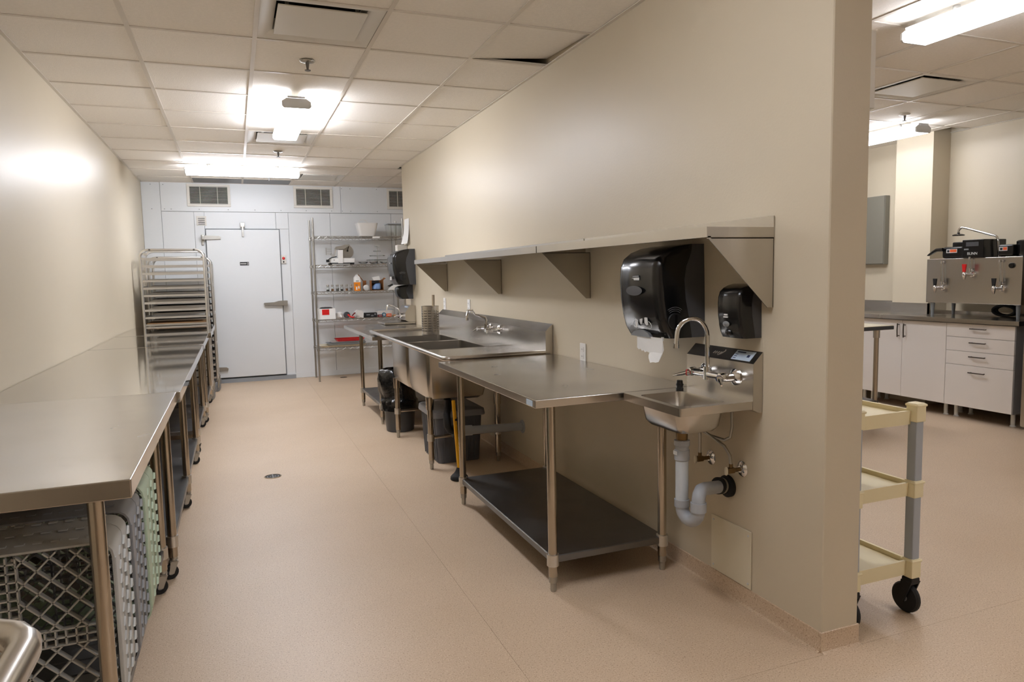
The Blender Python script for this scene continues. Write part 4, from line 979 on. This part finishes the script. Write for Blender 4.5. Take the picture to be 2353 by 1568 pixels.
MB().prism([(2.03, zt), (2.20, zt), (2.20, zt+.075), (2.13, zt+.085), (2.06, zt+.045)], 'y', 9.93, 10.05).build('bag', 'white_sheet', t, 0)
MB().prism([(2.045, zt+.05), (2.13, zt+.088), (2.135, zt+.098), (2.04, zt+.058)], 'y', 9.93, 10.05).build('fold', 'black_matte', t, 0)
# fourth shelf
zt = SH[3]+.0035
t = thing('white_box', 'white cardboard box with a red square label at the end of the fourth wire shelf', 'box', (1.14, 10.0, zt))
MB().box(1.045, 1.275, 9.88, 10.1, zt, zt+.145).build('carton_body', 'white_sheet', t, 0)
MB().box(1.095, 1.19, 9.8785, 9.88, zt+.06, zt+.135).build('label', 'red', t, 0)
bag(1.16, 9.99, [(.085, zt+.146, 0, 0), (.09, zt+.152, 0, 0), (.06, zt+.162, 0, 0)], .06, 8, 24).build('black_wrap', 'black_matte', t, 60)
t = thing('kitchen_gadget', 'off-white round kitchen gadget with a stubby spout on the fourth wire shelf', 'gadget', (1.33, 9.97, zt))
MB().lathe([(.0001, 0), (.035, .002), (.052, .02), (.055, .045), (.045, .075), (.02, .09), (.0001, .092)], (1.335, 9.98, zt), 22, caps=False).build('body', 'white_plastic', t)
MB().cyl((1.35, 9.945, zt+.05), (1.358, 9.92, zt+.014), .013, .011).build('spout', 'white_plastic', t)
t = thing('kitchen_gadget', 'dark rotary gadget with a red handle on the fourth wire shelf', 'gadget', (1.45, 9.97, zt))
MB().lathe([(.0001, -.03), (.04, -.03), (.045, -.02), (.045, .02), (.04, .03), (.0001, .03)], (1.44, 9.98, zt+.045), 20, 'y', caps=False).build('drum', 'grey_plastic', t)
MB().tube([(1.45, 9.94, zt+.05), (1.48, 9.92, zt+.02), (1.505, 9.905, zt+.012), (1.53, 9.895, zt+.015)], .011, 8).build('handle', 'red', t)
MB().tube([(1.50, 9.905, zt+.03), (1.525, 9.9, zt+.06), (1.545, 9.895, zt+.075)], .009, 8).build('crank', 'dark_red', t)
t = thing('appliance_casing', 'off-white plastic appliance casing on the fourth wire shelf', 'appliance', (1.6, 9.97, zt))
MB().prism([(1.545, zt+.04), (1.56, zt+.035), (1.60, zt+.03), (1.635, zt+.0), (1.66, zt+.0), (1.665, zt+.075), (1.64, zt+.1), (1.58, zt+.108), (1.55, zt+.085)], 'y', 9.92, 10.02).build('casing', 'white_plastic', t, 0)
MB().rbox(1.575, 1.63, 9.93, 10.01, zt, zt+.035, .008).build('foot', 'white_plastic', t)
t = thing('black_tool_box', 'flat black printed box on the fourth wire shelf', 'box', (1.75, 9.96, zt))
MB().rbox(1.675, 1.85, 9.91, 10.01, zt, zt+.065, .004).build('case', 'black_matte', t)
MB().box(1.70, 1.75, 9.9085, 9.91, zt+.03, zt+.045).box(1.765, 1.80, 9.9085, 9.91, zt+.015, zt+.035).box(1.81, 1.835, 9.9085, 9.91, zt+.03, zt+.055).build('print', 'grey_mid', t, 0)
for nm, x0, x1, h, m, lab in (('red_box', 1.862, 1.925, .032, 'dark_red', 'small dark red box on the fourth wire shelf'), ('orange_box', 1.985, 2.055, .042, 'orange_sticker', 'small bright orange-red box on the fourth wire shelf')):
    tt = thing(nm, lab, 'box', ((x0+x1)/2, 9.94, zt)); MB().rbox(x0, x1, 9.91, 9.97, zt, zt+h, .004).build('carton_body', m, tt); MB().box(x0+.01, x1-.01, 9.9085, 9.91, zt+h*.4, zt+h*.6).build('print', 'badge', tt, 0)
t = thing('tape_roll', 'roll of blue tape standing on the fourth wire shelf', 'tape', (1.955, 9.95, zt))
MB().lathe([(.016, -.012), (.03, -.012), (.03, .012), (.016, .012), (.016, -.012)], (1.955, 9.95, zt+.03), 24, 'y', caps=False).build('tape', 'teal', t)
MB().lathe([(.014, -.012), (.0158, -.012), (.0158, .012), (.014, .012), (.014, -.012)], (1.955, 9.95, zt+.03), 24, 'y', caps=False).build('core', 'label_blue', t)
t = thing('clear_tub', 'long translucent white tub at the back of the fourth wire shelf', 'tub', (1.98, 10.08, zt))
b = MB(); b.loft([rrect(1.88, 2.09, 10.03, 10.15, .02, zt), rrect(1.865, 2.11, 10.02, 10.16, .02, zt+.085), rrect(1.87, 2.105, 10.025, 10.155, .02, zt+.085), rrect(1.885, 2.085, 10.035, 10.145, .02, zt+.004)]); b.build('tub', 'white_plastic', t)
MB().rbox(1.862, 2.113, 10.017, 10.163, zt+.0855, zt+.092, .002, 1).build('lid', 'pvc_white', t)
tag(MB().rbox(2.08, 2.16, 9.91, 9.98, zt, zt+.022, .008).build('wood_block', 'wood', None), 'pale wooden block at the end of the fourth wire shelf by the faucet', 'block')
# bottom shelf: stacked trays
zt = SH[4]+.0035
for k, (x0, x1, z, h, m, lab) in enumerate(((1.05, 1.70, 0, .024, 'cover_plate', 'large cream tray at the bottom of the tray stack on the lowest wire shelf'), (1.15, 1.69, .0245, .026, 'pvc', 'grey tray in the tray stack on the lowest wire shelf'), (1.20, 1.68, .051, .018, 'white_plastic', 'white tray under the red tray on the lowest wire shelf'), (1.27, 1.675, .0695, .034, 'red', 'red tray on top of the stack on the lowest wire shelf'))):
    y0, y1 = 9.90+.01*k, 10.22-.01*k; q = zt+z
    b = MB(); b.loft([rrect(x0+.03, x1-.03, y0+.03, y1-.03, .03, q), rrect(x0, x1, y0, y1, .04, q+h), rrect(x0+.004, x1-.004, y0+.004, y1-.004, .038, q+h), rrect(x0+.034, x1-.034, y0+.034, y1-.034, .028, q+.004)])
    tag(b.build('serving_tray', m, None), lab, 'tray', 'trays stacked on the lowest wire shelf')
b = MB().lathe([(.0001, 0), (.07, 0), (.09, .06), (.092, .062), (.088, .062), (.068, .004), (.0001, .004)], (1.95, 10.02, zt), 28, caps=False)
tag(b.build('mixing_bowl', 'white_plastic', None), 'white bowl on the lowest wire shelf behind the prep table', 'bowl')

# ------------------------------------------------------------------ coffee room: cream utility cart behind the end of the partition
t = thing('utility_cart', 'cream plastic three-shelf utility cart with grey posts behind the end of the partition', 'cart', (2.32, 2.3, 0))
cx0, cx1, cy0, cy1 = 2.155, 2.475, 1.965, 2.62
for z, h in ((.835, .055), (.545, .055), (.225, .06)):
    b = MB(); o = rrect(cx0, cx1, cy0, cy1, .03, z); i_ = rrect(cx0+.012, cx1-.012, cy0+.012, cy1-.012, .025, z)
    ib = rrect(cx0+.014, cx1-.014, cy0+.014, cy1-.014, .022, z-.018); ob = rrect(cx0+.004, cx1-.004, cy0+.004, cy1-.004, .028, z-h)
    b.loft([ob, o, i_, ib]); b.build('shelf_tray', 'cream_plastic', t)
for x in (cx0, cx1):
    for y in (cy0, cy1):
        MB().rbox(x-.021, x+.021, y-.021, y+.021, .16, .85, .008).build('post', 'pvc', t)
        for z0, z1 in ((.155, .235), (.485, .556), (.79, .866)):
            MB().rbox(x-.026, x+.026, y-.026, y+.026, z0, z1, .007).rbox(x-.029, x+.029, y-.029, y+.029, z1-.014, z1-.004, .003, 1).build('corner_sleeve', 'cream_plastic', t)
        c = MB().rbox(x-.024, x+.024, y-.024, y+.024, .128, .155, .006).prism([(y-.024, .14), (y+.024, .14), (y+.03, .05), (y+.012, .045)], 'x', x-.026, x-.020).prism([(y-.024, .14), (y+.024, .14), (y+.03, .05), (y+.012, .045)], 'x', x+.020, x+.026).build('caster', 'black_matte', t)
        MB().lathe([(.03, -.015), (.056, -.013), (.062, -.006), (.062, .006), (.056, .013), (.03, .015)], (x, y+.018, .0625), 26, 'x').build('wheel', 'rubber', c)
        MB().lathe([(.001, -.017), (.016, -.017), (.016, .017), (.001, .017)], (x, y+.018, .0625), 16, 'x').build('hub', 'grey_mid', c)

# slim rail fixed to the back of the partition
t = thing('wall_rail', 'slim white metal rail standing off the back of the partition near its end', 'rail', (2.15, 1.96, 1.9))
zt_, zb_ = YP(2009, 72, 1.96).z, YP(2006, 250, 1.96).z
MB().rbox(2.098, YP(2009.5, 160, 1.96).x, 1.955, 1.972, zb_, zt_, .002, 1).build('rail', 'vent_white', t)
MB().cyl((2.17, 1.963, zb_), (2.17, 1.963, YP(2003, 380, 1.96).z), .006).lathe([(.0001, 0), (.009, 0), (.009, .01), (.0001, .014)], (2.17, 1.963, YP(2003, 385, 1.96).z), 10).build('pull_rod', 'steel_dark', t)
MB().tube([(2.17, 1.963, zt_), (2.17, 1.963, zt_+.03), (2.182, 1.963, zt_+.05), (2.17, 1.963, zt_+.075)], .003, 6).build('hook', 'steel_dark', t)

# ------------------------------------------------------------------ coffee counter
FX = 6.10
KG = 'white base cabinets under the coffee counter'
def handle(t, p0, p1, par):
    p0, p1 = Vector(p0), Vector(p1); d = (p1-p0).normalized(); o = Vector((-.026, 0, 0))
    b = MB().tube([p0+o-d*.012, (p0+p1)/2+o*1.12, p1+o+d*.012], .0055, 8)
    b.cyl(p0, p0+o, .0045, n=8).cyl(p1, p1+o, .0045, n=8).build('handle', 'handle_dark', par)
def carcass(t, y0, y1):
    MB().box(FX+.0205, 6.66 if y1 < 5.04 else 6.45, y0+.001, y1-.001, .118, .878).build('carcass', 'cab_side', t, 0)
    for y in (y0+.05, y1-.05):
        for x in (FX+.1, 6.40): MB().lathe([(.0001, 0), (.024, 0), (.024, .006), (.017, .012), (.017, .1), (.021, .118), (.0001, .118)], (x, y, 0), 14, caps=False).build('foot', 'white_plastic', t)
t = thing('drawer_cabinet', 'white base cabinet with four drawers under the coffee counter', 'cabinet', (6.38, 4.25, 0), KG)
y0, y1 = 3.945, 4.56; carcass(t, y0, y1)
zs = [.12, .5, .626, .752, .876]
for a, c in zip(zs, zs[1:]):
    d = MB().rbox(FX, FX+.02, y0+.0015, y1-.0015, a+.0015, c-.0015, .0015, 1).build('drawer', 'cabinet', t, 0)
    zh = (a+c)/2+(.02 if c-a < .2 else .13); ym = (y0+y1)/2
    handle(t, (FX, ym-.06, zh), (FX, ym+.06, zh), d)
def door_cab(label, y0, y1):
    t = thing('door_cabinet', label, 'cabinet', (6.38, (y0+y1)/2, 0), KG); carcass(t, y0, y1); ym = (y0+y1)/2
    for a, c, s in ((y0, ym, 1), (ym, y1, -1)):
        d = MB().rbox(FX, FX+.02, a+.0015, c-.0015, .1215, .8745, .0015, 1).build('door', 'cabinet', t, 0)
        yh = (c-.035) if s > 0 else (a+.035); handle(t, (FX, yh, .72), (FX, yh, .83), d)
door_cab('white two-door base cabinet next to the drawer cabinet under the coffee counter', 4.562, 5.484)
door_cab('white two-door base cabinet behind the table leg, furthest along the coffee counter', 5.486, 6.408)
t = thing('coffee_counter', 'stainless counter over the white cabinets, wrapping the boxed-out wall', 'counter', (6.38, 5.1, .885))
MB().prism([(6.065, 3.895), (6.699, 3.895), (6.699, 5.034), (6.459, 5.034), (6.459, 5.451), (6.699, 5.451), (6.699, 6.6), (6.065, 6.6)], 'z', .884, .922).build('worktop', 'steel_top', t, 0)
for x0, x1, y0, y1, z1 in ((6.445, 6.459, 5.02, 5.451, 1.028), (6.445, 6.699, 5.02, 5.034, 1.028), (6.685, 6.699, 3.895, 5.02, .95), (6.685, 6.699, 5.455, 6.6, 1.03), (6.459, 6.685, 5.4515, 5.4655, 1.028)):
    MB().box(x0, x1, y0, y1, .922, z1).build('backsplash', 'steel', t, 0)
# coffee urn
UX = 6.25
Z6 = lambda x, y: (1950+x/5.226, 440+y/5.226)
def up(x, y, X=UX): return XP(*Z6(x, y), X)
t = thing('coffee_urn', 'twin stainless coffee urn with three taps and black brew funnels on the counter', 'urn', (6.42, 4.45, .922))
uy0, uy1, uz0, uz1 = 4.005, 4.90, 1.048, 1.466
MB().rbox(UX, 6.62, uy0, uy1, uz0, uz1, .006).build('body', 'steel', t)
for y in (4.05, 4.855):
    for x in (6.29, 6.58): MB().cyl((x, y, uz0), (x, y, .9225), .02, .012, 14).build('leg', 'grey_mid', t)
def box_at(name, x0, y0, x1, y1, X, d, m, r=.006):
    a, c = up(x0, y0, X), up(x1, y1, X); z0, z1 = min(a.z, c.z), max(a.z, c.z)
    return MB().rbox(X, X+d, min(a.y, c.y), max(a.y, c.y), z0, z1, r).build(name, m, t)
cb = box_at('control_head', 1365, 585, 1615, 795, 6.235, .3, 'black_plastic')
a = up(1485, 748, 6.235); text_mesh('lettering', 'BUNN', .034, 'badge', cb, (6.2342, a.y, a.z), (PI/2, 0, -PI/2))
q = box_at('display', 1410, 612, 1560, 655, 6.2335, .002, 'grey_plastic', .0008); q.parent = cb
q = box_at('print', 1385, 690, 1440, 705, 6.2335, .002, 'grey_mid', .0004); q.parent = cb
for (x0, x1, yt, yb_, sx0, sx1, sy0, sy1) in ((1120, 1362, 672, 800, 1175, 1300, 697, 737), (1785, 1975, 640, 775, 1808, 1906, 668, 712)):
    f = box_at('brew_funnel', x0, yt, x1, yb_, 6.24, .2, 'black_plastic', .02)
    a, c = up(sx0, sy0, 6.2385), up(sx1, sy1, 6.2385)
    q = MB().box(6.2382, 6.24, c.y, a.y, c.z, a.z).build('warning_sticker', 'badge', f, 0)
    MB().box(6.2375, 6.2383, c.y+.004, a.y-.035, c.z+.006, a.z-.004).build('sticker_print', 'orange_sticker', f, 0)
    MB().box(6.2375, 6.2383, a.y-.03, a.y-.008, c.z+.006, a.z-.008).build('sticker_symbol', 'black_matte', f, 0)
p = [up(*v, 6.22) for v in ((1130, 700), (1060, 705), (1010, 735), (965, 765), (945, 772))]
MB().tube(p, [.017, .017, .015, .011, .004], 10).build('funnel_handle', 'black_plastic', t)
box_at('lid', 1245, 612, 1375, 668, 6.42, .15, 'black_plastic', .01)
c = up(2050, 670, 6.35); MB().lathe([(.001, .0), (.085, 0), (.09, .01), (.09, .13), (.08, .14), (.001, .14)], (6.36, 4.03, uz1), 28).build('brew_basket', 'black_plastic', t)
p = [up(*v, 6.38) for v in ((1320, 522), (1320, 480), (1335, 450), (1362, 434), (1410, 440), (1560, 480), (1700, 518), (1760, 530), (1785, 548), (1795, 605))]
p += [Vector((6.40, p[-1].y, uz1))]
b = MB().tube(p, .0105, 12); b.build('water_arm', 'chrome', t)
c = p[0]; MB().lathe([(.001, -.012), (.05, -.01), (.052, 0), (.03, .008), (.012, .012), (.012, .02)], c, 24).build('spray_head', 'black_plastic', t)
for (tx, ty0, ty1, vx, vy, hx, hy0_, hy1_, m) in ((1115, 850, 1110, 1040, 1160, 1050, 1048, 1125, 'black_matte'), (1455, 800, 950, 1392, 1000, 1392, 875, 965, 'red'), (1820, 835, 1110, 1745, 1170, 1748, 1045, 1130, 'black_matte')):
    a, c = up(tx, ty0, 6.225), up(tx, ty1, 6.225)
    MB().cyl(a, c, .008, n=12).build('sight_glass', 'glass', t)
    b = MB(); b.cyl(a+Vector((0, 0, .01)), a-Vector((0, 0, .012)), .0105, n=12); b.cyl(c+Vector((0, 0, .02)), c-Vector((0, 0, .012)), .0115, n=12)
    b.cyl((UX, c.y, c.z), (c.x, c.y, c.z), .009, n=10); b.cyl((UX, a.y, a.z), (a.x, a.y, a.z), .006, n=10); b.build('gauge_fitting', 'chrome', t)
    v = up(vx, vy, 6.175); w = Vector((UX, c.y-.0, v.z))
    b = MB(); b.cyl((UX, v.y-.02, v.z), (6.17, v.y-.004, v.z), .014, n=14); b.lathe([(.008, -.045), (.013, -.03), (.019, -.01), (.019, .012), (.012, .022), (.008, .03)], (6.172, v.y, v.z), 14); b.lathe([(.026, 0), (.026, -.005), (.014, -.01)], (UX, v.y-.02, v.z), 16, 'x'); b.build('tap', 'chrome', t)
    h0, h1 = up(hx, hy1_, 6.17), up(hx, hy0_, 6.17)
    b = MB(); b.prism([(v.y-.01, h0.z-.012), (v.y+.01, h0.z-.012), (v.y+.019, h1.z), (v.y-.019, h1.z)], 'x', 6.162, 6.176); b.build('tap_handle', m, t, 0)
c = up(1965, 890, UX); MB().lathe([(.024, 0), (.024, -.012), (.02, -.018), (.001, -.018)], (UX, c.y, c.z), 20, 'x').build('thermostat_knob', 'black_plastic', t)
# coiled black hose behind the urn's feet
b = MB()
for k in range(3):
    n = 28; pts = [Vector((6.52+.03*k, 4.33+.10*math.cos(2*PI*i/n), .934+.0+.10*0+.045*(1+math.sin(2*PI*i/n)))) for i in range(n+1)]
    b.tube(pts, .011, 8, caps=False)
tag(b.build('power_cord', 'rubber', None), 'coiled thick black cord lying under the coffee urn', 'cord')

# upright fridge at the edge of the coffee room
t = thing('fridge', 'tall stainless upright fridge standing at the end of the coffee counter', 'fridge', (6.3, 3.4, 0))
MB().rbox(5.985, 6.68, 3.02, 3.775, .06, 1.98, .008).build('body', 'steel_dark', t)
for a, c in ((.07, .775), (.785, 1.97)):
    d = MB().rbox(5.935, 5.983, 3.022, 3.773, a, c, .012).build('door', 'steel', t)
    MB().rbox(5.905, 5.935, 3.06, 3.74, (c-.05) if a < .1 else (a+.02), (c-.025) if a < .1 else (a+.045), .008).build('handle', 'zinc', d)
for y in (3.07, 3.72):
    for x in (6.0, 6.62): MB().rbox(x-.03, x+.03, y-.035, y+.035, .0, .06, .012).build('foot', 'grey_plastic', t)
# mobile table with a dark-edged top in front of the cabinets
t = thing('mobile_table', 'table on casters with pale top and dark edge in front of the white cabinets', 'table', (4.95, 5.0, 0))
mx0, mx1, my0, my1, mz = 4.55, 5.30, 4.445, 5.7, .895
MB().rbox(mx0, mx1, my0, my1, mz-.036, mz-.004, .003, 1).build('edge_frame', 'grey_plastic', t); MB().box(mx0+.004, mx1-.004, my0+.004, my1-.004, mz-.004, mz).build('tabletop', 'cover_plate', t, 0)
for x in (mx0+.09, mx1-.10):
    for y in (my0+.09, my1-.1):
        MB().cyl((x, y, .105), (x, y, mz-.036), .0205, n=16).build('leg', 'steel_leg', t); MB().cyl((x, y, mz-.11), (x, y, mz-.036), .028, n=16).build('leg_socket', 'steel', t); caster(t, x, y, .04, .115, .8)
MB().rbox(mx0+.07, mx1-.08, my0+.07, my1-.08, .21, .235, .003, 1).build('undershelf', 'steel_dark', t)
# grey electrical panel on the far wall
a, c = XP(2033.2, 448.6, 6.62), XP(2028.8, 607.4, 6.62)
t = thing('electrical_panel', 'flat grey electrical panel on the far wall beyond the boxed-out column', 'panel', (6.66, a.y+.2, c.z))
MB().rbox(6.63, 6.699, a.y, a.y+.45, c.z, a.z, .004, 1).build('cabinet', 'panel_grey', t)
MB().rbox(6.62, 6.63, a.y+.004, a.y+.446, c.z+.006, a.z-.006, .003, 1).build('door', 'panel_grey', t)
cove('baseboard_right', [(XR, Y0, XR, 3.0, -1, 0)])
